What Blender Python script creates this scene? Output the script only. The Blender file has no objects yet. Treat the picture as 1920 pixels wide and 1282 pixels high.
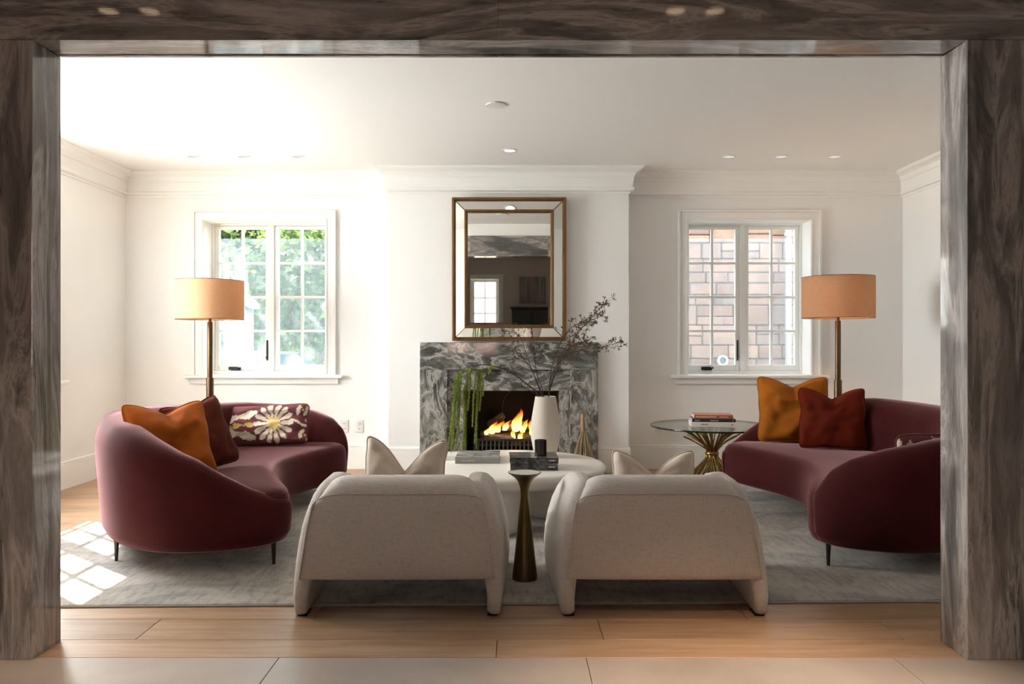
import bpy, bmesh, math, random
from mathutils import Vector, Matrix, noise as mnoise
R = math.radians
PI = math.pi
rnd = random.Random(7)
scn = bpy.context.scene
COL = scn.collection

# ------------------------------------------------------------------ camera, sky, sun, big lights, exposure
cam = bpy.data.cameras.new('camera'); camo = bpy.data.objects.new('camera', cam); COL.objects.link(camo)
camo.location = (0, 0, 1.2); camo.rotation_euler = (R(90), 0, 0)
cam.sensor_width = 36; cam.lens = 28; cam.clip_start = 0.05; cam.clip_end = 200
scn.camera = camo
scn.view_settings.view_transform = 'Standard'; scn.view_settings.look = 'None'
scn.view_settings.gamma = 1; scn.view_settings.use_curve_mapping = False
scn.view_settings.exposure = 1.2
w = bpy.data.worlds.new('sky'); scn.world = w; w.use_nodes = True
bg = w.node_tree.nodes['Background']; bg.inputs[0].default_value = (0.80, 0.90, 1.0, 1); bg.inputs[1].default_value = 4.4
SUN_DIR = Vector((0.767, -0.642, -0.89)).normalized()
def lamp(name, kind, loc, energy, color=(1, 1, 1), direction=None, **kw):
    l = bpy.data.lights.new(name, kind); o = bpy.data.objects.new(name, l); COL.objects.link(o)
    o.location = loc; l.energy = energy; l.color = color
    if direction is not None: o.rotation_euler = Vector(direction).to_track_quat('-Z', 'Y').to_euler()
    for k, v in kw.items(): setattr(l, k, v)
    return o
lamp('sun', 'SUN', (-8, 12, 10), 26.0, (1.0, 0.95, 0.87), SUN_DIR, angle=R(0.5))
lamp('daylight_left_window', 'AREA', (-4.26, 5.45, 1.66), 176, (1.0, 0.975, 0.95), (1, -0.55, -0.22), shape='RECTANGLE', size=1.8, size_y=1.5)

# ------------------------------------------------------------------ helpers
def link(o, parent=None):
    COL.objects.link(o)
    if parent is not None: o.parent = parent
    return o
def tag(o, label=None, cat=None, group=None, kind=None):
    if label: o['label'] = label
    if cat: o['category'] = cat
    if group: o['group'] = group
    if kind: o['kind'] = kind
    return o
def empty(name, loc=(0, 0, 0), rz=0, label=None, cat=None, group=None, kind=None):
    o = bpy.data.objects.new(name, None); o.empty_display_size = 0.1
    o.location = loc; o.rotation_euler = (0, 0, rz); link(o)
    return tag(o, label, cat, group, kind)
class MB:
    def __init__(s): s.v = []; s.f = []; s.M = None
    def add(s, vs, fs):
        b = len(s.v)
        s.v += [tuple(s.M @ Vector(p)) if s.M is not None else tuple(p) for p in vs]
        s.f += [tuple(b + i for i in f) for f in fs]
        return s
    def box(s, x0, x1, y0, y1, z0, z1):
        vs = [(x0,y0,z0),(x1,y0,z0),(x1,y1,z0),(x0,y1,z0),(x0,y0,z1),(x1,y0,z1),(x1,y1,z1),(x0,y1,z1)]
        return s.add(vs, [(0,3,2,1),(4,5,6,7),(0,1,5,4),(1,2,6,5),(2,3,7,6),(3,0,4,7)])
    def rings(s, rings, cap0=True, cap1=True, closed=True):
        n = len(rings[0]); vs = [p for r in rings for p in r]; fs = []
        for i in range(len(rings) - 1):
            for j in range(n if closed else n - 1):
                k = (j + 1) % n
                fs.append((i*n+j, i*n+k, (i+1)*n+k, (i+1)*n+j))
        if cap0: fs.append(tuple(range(n - 1, -1, -1)))
        if cap1: fs.append(tuple((len(rings)-1)*n + j for j in range(n)))
        return s.add(vs, fs)
    def lathe(s, prof, n=32, c=(0, 0, 0), cap0=True, cap1=True):
        return s.rings([[(c[0]+r*math.cos(2*PI*j/n), c[1]+r*math.sin(2*PI*j/n), c[2]+z) for j in range(n)] for r, z in prof], cap0, cap1)
    def tube(s, pts, rad, n=8):
        pts = [Vector(p) for p in pts]; rr = rad if isinstance(rad, (list, tuple)) else [rad]*len(pts)
        rings = []; up = Vector((0.13, 0.21, 0.97))
        for i, p in enumerate(pts):
            t = (pts[min(i+1, len(pts)-1)] - pts[max(i-1, 0)])
            if t.length < 1e-9: t = Vector((0, 0, 1))
            t.normalize()
            a = up - t * up.dot(t)
            if a.length < 0.05: a = Vector((1, 0, 0)) - t * t.x
            a.normalize(); b = t.cross(a); up = a
            rings.append([tuple(p + (a*math.cos(2*PI*j/n) + b*math.sin(2*PI*j/n))*rr[i]) for j in range(n)])
        return s.rings(rings)
    def build(s, name, mat, parent=None, smooth=False, bevel=0, seg=2, sub=0, loc=None, rot=None, auto=None):
        me = bpy.data.meshes.new(name); me.from_pydata(s.v, [], s.f); me.update()
        bm = bmesh.new(); bm.from_mesh(me); bmesh.ops.recalc_face_normals(bm, faces=bm.faces); bm.to_mesh(me); bm.free()
        o = bpy.data.objects.new(name, me); link(o, parent)
        if mat is not None: me.materials.append(mat)
        if bevel:
            m = o.modifiers.new('bevel', 'BEVEL'); m.width = bevel; m.segments = seg; m.limit_method = 'ANGLE'; m.angle_limit = R(35)
            m.harden_normals = False
        if sub:
            m = o.modifiers.new('sub', 'SUBSURF'); m.levels = sub; m.render_levels = sub
        if smooth:
            for p in me.polygons: p.use_smooth = True
        if auto is not None:
            try: me.set_sharp_from_angle(angle=R(auto))
            except Exception: pass
        if loc is not None: o.location = loc
        if rot is not None: o.rotation_euler = rot
        return o
def copy_tree(o, parent=None):
    c = o.copy(); COL.objects.link(c)
    if parent is not None: c.parent = parent
    for ch in list(o.children): copy_tree(ch, c)
    return c
def crom(pts, per=8, closed=False):
    P = [Vector(p) for p in pts]; n = len(P); out = []
    rng = range(n) if closed else range(n - 1)
    for i in rng:
        if closed: a, b, c, d = P[(i-1) % n], P[i], P[(i+1) % n], P[(i+2) % n]
        else: a, b, c, d = P[max(i-1, 0)], P[i], P[i+1], P[min(i+2, n-1)]
        for k in range(per):
            t = k/per
            out.append(0.5*((2*b) + (c-a)*t + (2*a-5*b+4*c-d)*t*t + (3*b-a-3*c+d)*t**3))
    if not closed: out.append(P[-1])
    return out
def interp(tab, t):
    for (a, va), (b, vb) in zip(tab, tab[1:]):
        if t <= b:
            f = 0 if b == a else max(0, (t-a)/(b-a)); f = f
            return va + (vb-va)*f
    return tab[-1][1]

# ------------------------------------------------------------------ materials
def mat(name, color=(.8, .8, .8), rough=.5, metal=0, **kw):
    m = bpy.data.materials.new(name); m.use_nodes = True
    b = m.node_tree.nodes['Principled BSDF']
    b.inputs['Base Color'].default_value = (*color, 1); b.inputs['Roughness'].default_value = rough; b.inputs['Metallic'].default_value = metal
    for k, v in kw.items():
        b.inputs[k].default_value = v
    return m
class NT:
    def __init__(s, m): s.t = m.node_tree; s.b = s.t.nodes.get('Principled BSDF'); s.n = s.t.nodes; s.out = s.n.get('Material Output')
    def node(s, typ, **kw):
        n = s.n.new(typ)
        for k, v in kw.items(): setattr(n, k, v)
        return n
    def l(s, a, b): s.t.links.new(a, b)
    def coord(s, kind='Object', scale=(1, 1, 1), rot=(0, 0, 0)):
        if kind == 'Position':
            o = s.node('ShaderNodeNewGeometry').outputs['Position']
        else:
            o = s.node('ShaderNodeTexCoord').outputs[kind]
        mp = s.node('ShaderNodeMapping'); mp.inputs['Scale'].default_value = scale; mp.inputs['Rotation'].default_value = rot
        s.l(o, mp.inputs['Vector']); return mp.outputs[0]
    def noise(s, vec, scale=5, detail=4, rough=.55, dist=0):
        n = s.node('ShaderNodeTexNoise'); n.inputs['Scale'].default_value = scale; n.inputs['Detail'].default_value = detail
        n.inputs['Roughness'].default_value = rough; n.inputs['Distortion'].default_value = dist
        s.l(vec, n.inputs['Vector']); return n.outputs['Fac']
    def ramp(s, fac, stops, interp='LINEAR'):
        r = s.node('ShaderNodeValToRGB'); r.color_ramp.interpolation = interp
        e = r.color_ramp.elements
        while len(e) < len(stops): e.new(0.5)
        for el, (p, c) in zip(e, stops): el.position = p; el.color = (*c, 1) if len(c) == 3 else c
        s.l(fac, r.inputs[0]); return r.outputs[0]
    def mix(s, fac, a, b, blend='MIX'):
        m = s.node('ShaderNodeMix', data_type='RGBA', blend_type=blend)
        for i, v in ((0, fac), (6, a), (7, b)):
            if hasattr(v, 'is_linked') or hasattr(v, 'links'): s.l(v, m.inputs[i])
            elif isinstance(v, (int, float)): m.inputs[i].default_value = v
            else: m.inputs[i].default_value = (*v, 1)
        return m.outputs[2]
    def math(s, op, a, b=0.0):
        m = s.node('ShaderNodeMath', operation=op)
        for i, v in ((0, a), (1, b)):
            if isinstance(v, (int, float)): m.inputs[i].default_value = v
            else: s.l(v, m.inputs[i])
        return m.outputs[0]
    def bump(s, h, strength=.3, dist=.01):
        b = s.node('ShaderNodeBump'); b.inputs['Strength'].default_value = strength; b.inputs['Distance'].default_value = dist
        s.l(h, b.inputs['Height']); s.l(b.outputs[0], s.b.inputs['Normal'])
    def color(s, c): s.l(c, s.b.inputs['Base Color'])

def paint(name, c, rough=.55):
    m = mat(name, c, rough); t = NT(m); t.bump(t.noise(t.coord('Position'), 60, 3), .03, .004); return m
M_WALL = paint('wall_paint', (.90, .89, .865))
M_HALL = paint('hall_paint', (.58, .51, .46))
M_CEIL = paint('ceiling_paint', (.90, .885, .86), .7)
M_TRIM = paint('trim_paint', (.91, .90, .87), .4)
M_SASH = mat('sash_white', (.92, .91, .88), .3)

def stone(name, axis, warm=True):
    m = mat(name, rough=.05, **{'IOR': 1.75}); t = NT(m)
    sc = ({'x': (.5, 3.0, 3.0), 'z': (3.2, 3.2, .42)} if warm else {'x': (1.5, 3.2, 3.2), 'z': (3.0, 3.0, 1.5)})[axis]
    v = t.coord('Position', sc)
    warp = t.node('ShaderNodeTexNoise'); warp.inputs['Scale'].default_value = 1.1; warp.inputs['Detail'].default_value = 3
    t.l(v, warp.inputs['Vector'])
    vm = t.node('ShaderNodeVectorMath', operation='MULTIPLY_ADD'); vm.inputs[1].default_value = (.7, .7, .7) if warm else (1.1, 1.1, 1.1)
    t.l(warp.outputs['Color'], vm.inputs[0]); t.l(v, vm.inputs[2])
    n1 = t.noise(vm.outputs[0], 2.6 if warm else 3.0, 14, .70, .35)
    if warm:
        c = t.ramp(n1, [(.30, (.045, .042, .041)), (.42, (.15, .136, .13)), (.55, (.275, .248, .237)), (.68, (.46, .42, .40))])
        lt, dk = (.54, .50, .475), (.045, .045, .044)
    else:
        c = t.ramp(n1, [(.28, (.02, .021, .0195)), (.42, (.07, .07, .064)), (.54, (.145, .142, .128)), (.66, (.33, .315, .285))])
        lt, dk = (.55, .525, .475), (.03, .031, .029)
    n2 = t.noise(vm.outputs[0], 1.7, 12, .68, .8)
    r2 = t.math('ABSOLUTE', t.math('SUBTRACT', n2, .5))
    c = t.mix(t.ramp(r2, [(.0, (.85, .85, .85)), (.022, (.35, .35, .35)), (.06, (0, 0, 0))]), c, lt)
    off = t.node('ShaderNodeVectorMath', operation='ADD'); off.inputs[1].default_value = (7.3, 3.1, 5.7); t.l(vm.outputs[0], off.inputs[0])
    n3 = t.noise(off.outputs[0], .85, 8, .6, .5)
    c = t.mix(t.ramp(n3, [(.34, (.85, .85, .85)), (.42, (0, 0, 0))]), c, dk)
    pits = t.ramp(t.noise(t.coord('Position', tuple(a*.7 for a in sc)), 24, 6, .7), [(.30, (.25, .25, .24)), (.40, (1, 1, 1))])
    c = t.mix(.8, c, pits, 'MULTIPLY'); t.color(c)
    fine = t.noise(v, 40, 3); t.bump(fine, .02, .003)
    return m
M_ST_H = stone('veined_stone_horizontal', 'x'); M_ST_V = stone('veined_stone_vertical', 'z')
M_FP_H = stone('grey_marble_horizontal', 'x', False); M_FP_V = stone('grey_marble_vertical', 'z', False)

def oak():
    m = mat('oak_planks', rough=.42); t = NT(m)
    oi = t.node('ShaderNodeObjectInfo')
    add = t.node('ShaderNodeVectorMath', operation='ADD'); sc = t.node('ShaderNodeVectorMath', operation='SCALE'); sc.inputs[3].default_value = 17
    comb = t.node('ShaderNodeCombineXYZ'); t.l(oi.outputs['Random'], comb.inputs[0]); t.l(oi.outputs['Random'], comb.inputs[1]); t.l(comb.outputs[0], sc.inputs[0])
    t.l(t.coord('Position', (1.1, 13, 1)), add.inputs[0]); t.l(sc.outputs[0], add.inputs[1])
    g = t.noise(add.outputs[0], 1.6, 7, .6, .6)
    c = t.ramp(g, [(.3, (.33, .20, .118)), (.5, (.43, .275, .168)), (.68, (.50, .335, .212))])
    tint = t.ramp(oi.outputs['Random'], [(0, (.80, .76, .72)), (.5, (1, .97, .95)), (1, (1.0, 1.0, 1.0))])
    c = t.mix(1, c, tint, 'MULTIPLY')
    kn = t.ramp(t.noise(t.coord('Position', (2.2, 6.5, 1)), 1.9, 2, .4, .3), [(.74, (1, 1, 1)), (.80, (.30, .22, .16))])
    c = t.mix(1, c, kn, 'MULTIPLY'); t.color(c); t.bump(g, .06, .004)
    return m
M_OAK = oak()
def limestone():
    m = mat('limestone_tile', rough=.38); t = NT(m)
    n = t.noise(t.coord('Position'), 2.2, 8, .6, .4)
    c = t.ramp(n, [(.3, (.36, .305, .26)), (.55, (.43, .37, .32)), (.75, (.48, .42, .37))])
    p = t.ramp(t.noise(t.coord('Position', (1, 1.6, 1)), 34, 5, .7), [(.27, (.5, .45, .4)), (.34, (1, 1, 1))])
    t.color(t.mix(.7, c, p, 'MULTIPLY')); return m
M_TILE = limestone()
def rugmat():
    m = mat('rug_pile', rough=.95); t = NT(m)
    n = t.noise(t.coord('Object', (1, 1.6, 1)), 1.3, 9, .68, .9)
    c = t.ramp(n, [(.30, (.16, .155, .15)), (.42, (.30, .28, .255)), (.54, (.45, .41, .36)), (.66, (.58, .525, .46))])
    n2 = t.ramp(t.noise(t.coord('Object', (14, 3, 1), (0, 0, .9)), 2.4, 6, .7, .5), [(.36, (.62, .62, .63)), (.52, (1, 1, 1))])
    c = t.mix(.85, c, n2, 'MULTIPLY')
    n3 = t.noise(t.coord('Object', (60, 220, 1)), 1.5, 2)
    c = t.mix(.25, c, t.ramp(n3, [(.3, (.5, .5, .5)), (.7, (1.1, 1.1, 1.1))]), 'MULTIPLY'); t.color(c)
    t.b.inputs['Sheen Weight'].default_value = .15; t.bump(n3, .35, .006); return m
M_RUG = rugmat()
M_BIND = mat('rug_binding', (.42, .38, .33), .9)
def velvet(name, c, sheen=.5, tint=(1, .75, .75), rs=.35):
    m = mat(name, c, .85); t = NT(m)
    n = t.noise(t.coord('Object'), 3.2, 5, .6, .5)
    a = t.ramp(n, [(.3, tuple(x*.78 for x in c)), (.7, tuple(min(1, x*1.22) for x in c))]); t.color(a)
    t.b.inputs['Specular IOR Level'].default_value = .12
    t.b.inputs['Sheen Weight'].default_value = sheen; t.b.inputs['Sheen Roughness'].default_value = rs; t.b.inputs['Sheen Tint'].default_value = (*tint, 1)
    t.bump(t.noise(t.coord('Object'), 260, 2), .12, .002)
    return m
M_SOFA = velvet('plum_velvet', (.052, .0072, .0080), .52, (1, .57, .58), .32)
M_ORANGE = velvet('burnt_orange_velvet', (.34, .082, .010), .15, (1, .6, .3))
M_BROWN = velvet('dark_russet_velvet', (.085, .016, .008), .1, (1, .5, .4))
M_RUST = velvet('rust_red_velvet', (.125, .012, .003), .10, (1, .45, .3))
M_OCHRE = velvet('ochre_velvet', (.36, .105, .009), .12, (1, .65, .3))
M_CREAM = velvet('cream_velvet', (.62, .525, .435), .2, (1, .95, .9))
def weave(name, c):
    m = mat(name, c, .9); t = NT(m)
    a = t.noise(t.coord('Object', (28, 28, 190)), 1.0, 3, .6); b = t.noise(t.coord('Object', (190, 190, 28)), 1.0, 3, .6)
    h = t.math('ADD', a, b)
    t.color(t.ramp(h, [(.72, tuple(x*.88 for x in c)), (1.25, tuple(min(1, x*1.08) for x in c))]))
    t.b.inputs['Sheen Weight'].default_value = .12; t.bump(h, .55, .004); return m
M_LINEN = weave('oatmeal_weave', (.57, .515, .47))
M_SEAM = mat('dark_seam_thread', (.42, .37, .33), .9)  # thread of the back seam, darker than the weave
M_LEG = mat('dark_bronze_leg', (.055, .042, .036), .32, .8)
def brass(name, c, rough=.35):
    m = mat(name, c, rough, 1); t = NT(m)
    n = t.noise(t.coord('Object', (3, 3, .7)), 6, 5, .6)
    t.color(t.ramp(n, [(.3, tuple(x*.7 for x in c)), (.7, c)])); return m
M_BRASS = brass('antique_brass', (.18, .13, .06), .36)
M_GILT = brass('gilded_brass', (.38, .245, .08), .28)
M_BRONZE = brass('aged_bronze', (.13, .08, .045), .36)
M_FRAME = brass('bronze_frame', (.27, .155, .075), .4)
M_MIRROR = mat('mirror', (.80, .79, .76), .015, 1)
M_PLASTER = mat('white_plaster', (.80, .755, .69), .42)
tt = NT(M_PLASTER); tt.bump(tt.noise(tt.coord('Object'), 9, 4), .05, .01)
M_VASE = mat('matte_ceramic', (.66, .575, .485), .85)
tt = NT(M_VASE); tt.bump(tt.noise(tt.coord('Object', (1, 1, 3)), 50, 4), .25, .004)
M_BLACK = mat('soot_black', (.0025, .0025, .0025), .8)
M_IRON = mat('cast_iron', (.03, .026, .024), .55, .4)
M_PLASTIC = mat('white_plastic', (.82, .80, .77), .35)
M_DARKMETAL = mat('dark_metal', (.02, .02, .022), .35, .6)
M_PAPER = mat('paper_edges', (.72, .69, .64), .8)
def glassmat(name, tint=(.97, .985, .98), rough=0.0, refl=.9):
    m = bpy.data.materials.new(name); m.use_nodes = True; t = NT(m); t.n.remove(t.b)
    tr = t.node('ShaderNodeBsdfTransparent'); tr.inputs[0].default_value = (*tint, 1)
    gl = t.node('ShaderNodeBsdfGlossy'); gl.inputs['Roughness'].default_value = rough; gl.inputs[0].default_value = (refl, refl, refl, 1)
    lw = t.node('ShaderNodeLayerWeight'); lw.inputs[0].default_value = .5
    fr = t.math('ADD', .04, t.math('MULTIPLY', .75, t.math('POWER', lw.outputs['Facing'], 5.0)))
    mx = t.node('ShaderNodeMixShader'); t.l(fr, mx.inputs[0]); t.l(tr.outputs[0], mx.inputs[1]); t.l(gl.outputs[0], mx.inputs[2])
    t.l(mx.outputs[0], t.out.inputs[0]); return m
M_GLASS = glassmat('window_glass')
M_TABLEGLASS = glassmat('table_glass', (.86, .90, .875))
M_GLASSEDGE = mat('glass_edge_green', (.010, .022, .018), .08)
def screenmat():
    m = bpy.data.materials.new('insect_mesh'); m.use_nodes = True; t = NT(m); t.n.remove(t.b)
    tr = t.node('ShaderNodeBsdfTransparent'); tr.inputs[0].default_value = (.93, .94, .96, 1)
    d = t.node('ShaderNodeBsdfTranslucent'); d.inputs[0].default_value = (.72, .78, .88, 1)
    n = t.ramp(t.noise(t.coord('Position', (40, 40, 4)), 1.4, 4), [(.25, (.13, .13, .13)), (.75, (.26, .26, .26))])
    mx = t.node('ShaderNodeMixShader'); t.l(n, mx.inputs[0]); t.l(tr.outputs[0], mx.inputs[1]); t.l(d.outputs[0], mx.inputs[2])
    t.l(mx.outputs[0], t.out.inputs[0]); return m
M_SCREEN = screenmat()
def shademat():
    m = bpy.data.materials.new('linen_shade'); m.use_nodes = True; t = NT(m); t.n.remove(t.b)
    c = t.ramp(t.noise(t.coord('Object', (30, 30, 240)), 1.2, 3), [(.3, (.62, .41, .25)), (.7, (.72, .49, .31))])
    d = t.node('ShaderNodeBsdfDiffuse'); tl = t.node('ShaderNodeBsdfTranslucent'); t.l(c, d.inputs[0]); t.l(c, tl.inputs[0])
    mx = t.node('ShaderNodeMixShader'); mx.inputs[0].default_value = .42; t.l(d.outputs[0], mx.inputs[1]); t.l(tl.outputs[0], mx.inputs[2])
    t.l(mx.outputs[0], t.out.inputs[0]); return m
M_SHADE = shademat()
def emis(name, c, s):
    m = bpy.data.materials.new(name); m.use_nodes = True; t = NT(m); t.n.remove(t.b)
    e = t.node('ShaderNodeEmission'); e.inputs[0].default_value = (*c, 1); e.inputs[1].default_value = s
    t.l(e.outputs[0], t.out.inputs[0]); return m
M_LAMPGLOW = emis('downlight_glow', (1, .93, .84), 2.2)
M_HALLGLOW = emis('hall_downlight_glow', (1, .70, .45), 1.5)
def leafmat(name, a, b, trans=.3):
    m = mat(name, a, .55); t = NT(m)
    n = t.noise(t.coord('Position'), 3.1, 3, .6)
    t.color(t.ramp(n, [(.35, a), (.65, b)]))
    if trans:
        tl = t.node('ShaderNodeBsdfTranslucent'); tl.inputs[0].default_value = (*[min(1, x*1.5) for x in b], 1)
        mx = t.node('ShaderNodeMixShader'); mx.inputs[0].default_value = trans
        t.l(t.b.outputs[0], mx.inputs[1]); t.l(tl.outputs[0], mx.inputs[2]); t.l(mx.outputs[0], t.out.inputs[0])
    return m

# ------------------------------------------------------------------ room shell
XL, XR, YB, YC, H = -3.66, 3.70, 7.54, 7.33, 2.80
YP0, YP1 = 3.008, 3.20            # portal thickness
def wall_panel(mb, a0, a1, z0, z1, holes, f):
    """rectangle in (a, z) with rectangular holes, cells given to f(a0,a1,z0,z1)"""
    xs = sorted({a0, a1, *[h[0] for h in holes], *[h[1] for h in holes]}); zs = sorted({z0, z1, *[h[2] for h in holes], *[h[3] for h in holes]})
    for i in range(len(xs)-1):
        for j in range(len(zs)-1):
            cx, cz = (xs[i]+xs[i+1])/2, (zs[j]+zs[j+1])/2
            if any(h[0] < cx < h[1] and h[2] < cz < h[3] for h in holes): continue
            f(xs[i], xs[i+1], zs[j], zs[j+1])
WZ0, WZ1 = .889, 2.349
def wopen(n): return n*.452 + (n-1)*.128 + .126
W2, W3 = wopen(2), wopen(3)
WLX, WRX, WLY, WHX = -2.34, 2.2425, 5.45, -0.86
HY = -2.2
def wall(name, holes, a0, a1, fbox, z1=H):
    mb = MB(); wall_panel(mb, a0, a1, 0, z1, holes, lambda p, q, r, s: fbox(mb, p, q, r, s))
    o = mb.build(name, M_HALL if 'hall' in name else M_WALL); return tag(o, kind='structure')
g = .012
wall('wall_back', [(WLX-W2/2-g, WLX+W2/2+g, WZ0-.05, WZ1+g), (WRX-W2/2-g, WRX+W2/2+g, WZ0-.05, WZ1+g), (-.50, .50, 0, .80)], XL-.3, XR+.3,
     lambda mb, p, q, r, s: mb.box(p, q, YB, YB+.30, r, s))
wall('wall_left', [(WLY-W3/2-g, WLY+W3/2+g, WZ0-.05, WZ1+g)], YP0, YB, lambda mb, p, q, r, s: mb.box(XL-.30, XL, p, q, r, s))
wall('wall_right', [], YP0, YB, lambda mb, p, q, r, s: mb.box(XR, XR+.30, p, q, r, s))
wall('wall_chimney', [(-.50, .50, 0, .80)], -1.139, 1.075, lambda mb, p, q, r, s: mb.box(p, q, YC, YB, r, s))
PX0, PX1, PZ = -1.812, 1.720, 2.342
HX0, HX1 = -4.2, 4.2
wall('wall_front', [(PX0-.28, PX1+.28, 0, PZ+.27)], HX0-.2, HX1+.2, lambda mb, p, q, r, s: mb.box(p, q, YP0+.02, YP1-.02, r, s))

wall('wall_hall_back', [(WHX-W2/2-g, WHX+W2/2+g, WZ0-.05, WZ1+g)], HX0-.2, HX1+.2, lambda mb, p, q, r, s: mb.box(p, q, HY-.30, HY, r, s))
wall('wall_hall_left', [], HY, YP0, lambda mb, p, q, r, s: mb.box(HX0-.2, HX0, p, q, r, s))
wall('wall_hall_right', [], HY, YP0, lambda mb, p, q, r, s: mb.box(HX1, HX1+.2, p, q, r, s))
mb = MB(); mb.box(HX0-.2, HX1+.2, HY-.3, YP1, H, H+.15); mb.box(XL-.3, XR+.3, YP1, YB+.3, H, H+.15); tag(mb.build('ceiling', M_CEIL), kind='structure')
mb = MB(); mb.box(HX0-.2, HX1+.2, HY-.3, YB+.3, -.12, -.022); FLOOR = tag(mb.build('floor', mat('subfloor', (.2, .17, .14), .9)), kind='structure')
# oak planks, one object each
rows = [(3.03, 3.211)]
y = 3.211
while y < YB: rows.append((y, min(y+.24, YB))); y += .24
special = {0: [-2.2, -.06, 2.1], 1: [-1.52, .37, 1.58], 2: [-.86, 1.02, 3.0]}
for i, (a, b) in enumerate(rows):
    js = special.get(i)
    if js is None:
        x0 = XL + rnd.uniform(.4, 2.0); js = []
        while x0 < XR-.3: js.append(x0); x0 += rnd.uniform(1.9, 2.3)
    xs = [XL] + js + [XR]
    for p, q in zip(xs, xs[1:]):
        mb = MB(); mb.box(p+.0012, q-.0012, a+.0012, b-.0012, -.022, 0); mb.build('plank', M_OAK, FLOOR, bevel=.0012, seg=1)
# limestone tiles in the hall
ty = 3.03; r = 0
while ty > HY+.05:
    y0 = max(ty-.60, HY); xs = [HX0]; x0 = -.886 - 3*1.168 + (0 if r == 0 else (.584 if r % 2 else 0))
    while x0 < HX1:
        if x0 > HX0+.05: xs.append(x0)
        x0 += 1.168
    xs.append(HX1)
    for p, q in zip(xs, xs[1:]):
        mb = MB(); mb.box(p+.0012, q-.0012, y0+.0012, ty-.0012, -.022, 0); mb.build('tile', M_TILE, FLOOR, bevel=.001, seg=1)
    ty = y0; r += 1

# stone portal
P = tag(empty('trim_1'), 'grey brown veined stone portal framing the view into the living room', None, None, 'structure')
def slab(x0, x1, y0, y1, z0, z1, m, bev=.0022):
    mb = MB(); mb.box(x0, x1, y0, y1, z0, z1); return mb.build('stone_panel', m, P, bevel=bev, seg=2)
T = .022
for sx, xa in ((-1, PX0), (1, PX1)):
    xo = xa + sx*.30
    slab(min(xa+sx*.001, xo), max(xa+sx*.001, xo), YP0, YP0+T, 0, PZ-.001, M_ST_V)              # front face
    slab(min(xa+sx*.001, xo), max(xa+sx*.001, xo), YP1-T, YP1, 0, PZ-.001, M_ST_V)              # room face
    slab(min(xa, xa+sx*T), max(xa, xa+sx*T), YP0+.0008, YP1-.0008, .0, PZ-.001, M_ST_V)          # jamb
for yy0, yy1 in ((YP0, YP0+T), (YP1-T, YP1)):
    slab(PX0-.30, -.052, yy0, yy1, PZ, PZ+.29, M_ST_H); slab(-.0518, PX1+.30, yy0, yy1, PZ, PZ+.29, M_ST_H)
for xa_, xb_ in ((PX0, -.052), (-.0518, PX1)):                     # soffit, fitted with a slight fall towards the hall
    mb = MB(); q = [(YP0+.0008, PZ-.002), (YP1-.0008, PZ+.0048), (YP1-.0008, PZ+.03), (YP0+.0008, PZ+.03)]
    mb.rings([[(xa_, y_, z_) for y_, z_ in q], [(xb_, y_, z_) for y_, z_ in q]]); mb.build('stone_panel', M_ST_H, P)

# crown moulding and baseboard sweeps along the walls of the room
def sweep(path, prof, name, m, z_from_top=None):
    """path: list of (x,y) walked with the room on the right-hand side of travel; prof: (projection, z)"""
    n = len(path); rings = []
    for i in range(n):
        p = Vector(path[i])
        def nrm(a, b):
            d = (Vector(b)-Vector(a)).normalized(); return Vector((d.y, -d.x))
        if i == 0: nn = nrm(path[0], path[1]); k = 1
        elif i == n-1: nn = nrm(path[-2], path[-1]); k = 1
        else:
            a, b = nrm(path[i-1], path[i]), nrm(path[i], path[i+1]); nn = (a+b).normalized(); k = 1/max(.3, nn.dot(a))
        rings.append([(p.x+nn.x*pr*k, p.y+nn.y*pr*k, z) for pr, z in prof])
    mb = MB(); mb.rings(rings); return mb.build(name, m)
PATH = [(XL, YP1), (XL, YB), (-1.139, YB), (-1.139, YC), (1.075, YC), (1.075, YB), (XR, YB), (XR, YP1)]
cr = [(0, H), (.12, H), (.12, H-.014), (.108, H-.026), (.085, H-.034), (.062, H-.05), (.05, H-.075), (.046, H-.09), (.040, H-.095), (.032, H-.182), (.045, H-.186), (.047, H-.2), (.043, H-.213), (.014, H-.219), (.010, H-.236), (0, H-.238)]
tag(sweep(PATH, cr, 'trim_2', M_TRIM), kind='structure')
bb = [(0, 0), (.016, 0), (.016, .205), (.012, .207), (.012, .2105), (.016, .2125), (.015, .222), (0, .226)]
tag(sweep(PATH[0:2], bb, 'baseboard_left', M_TRIM), kind='structure')
tag(sweep([(XL, YB), (-1.139, YB), (-1.139, YC), (-.85, YC)], bb, 'baseboard_back', M_TRIM), kind='structure')
tag(sweep([(.79, YC), (1.075, YC), (1.075, YB), (XR, YB)], bb, 'baseboard_back', M_TRIM), kind='structure')
tag(sweep(PATH[-2:], bb, 'baseboard_right', M_TRIM), kind='structure')

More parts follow.
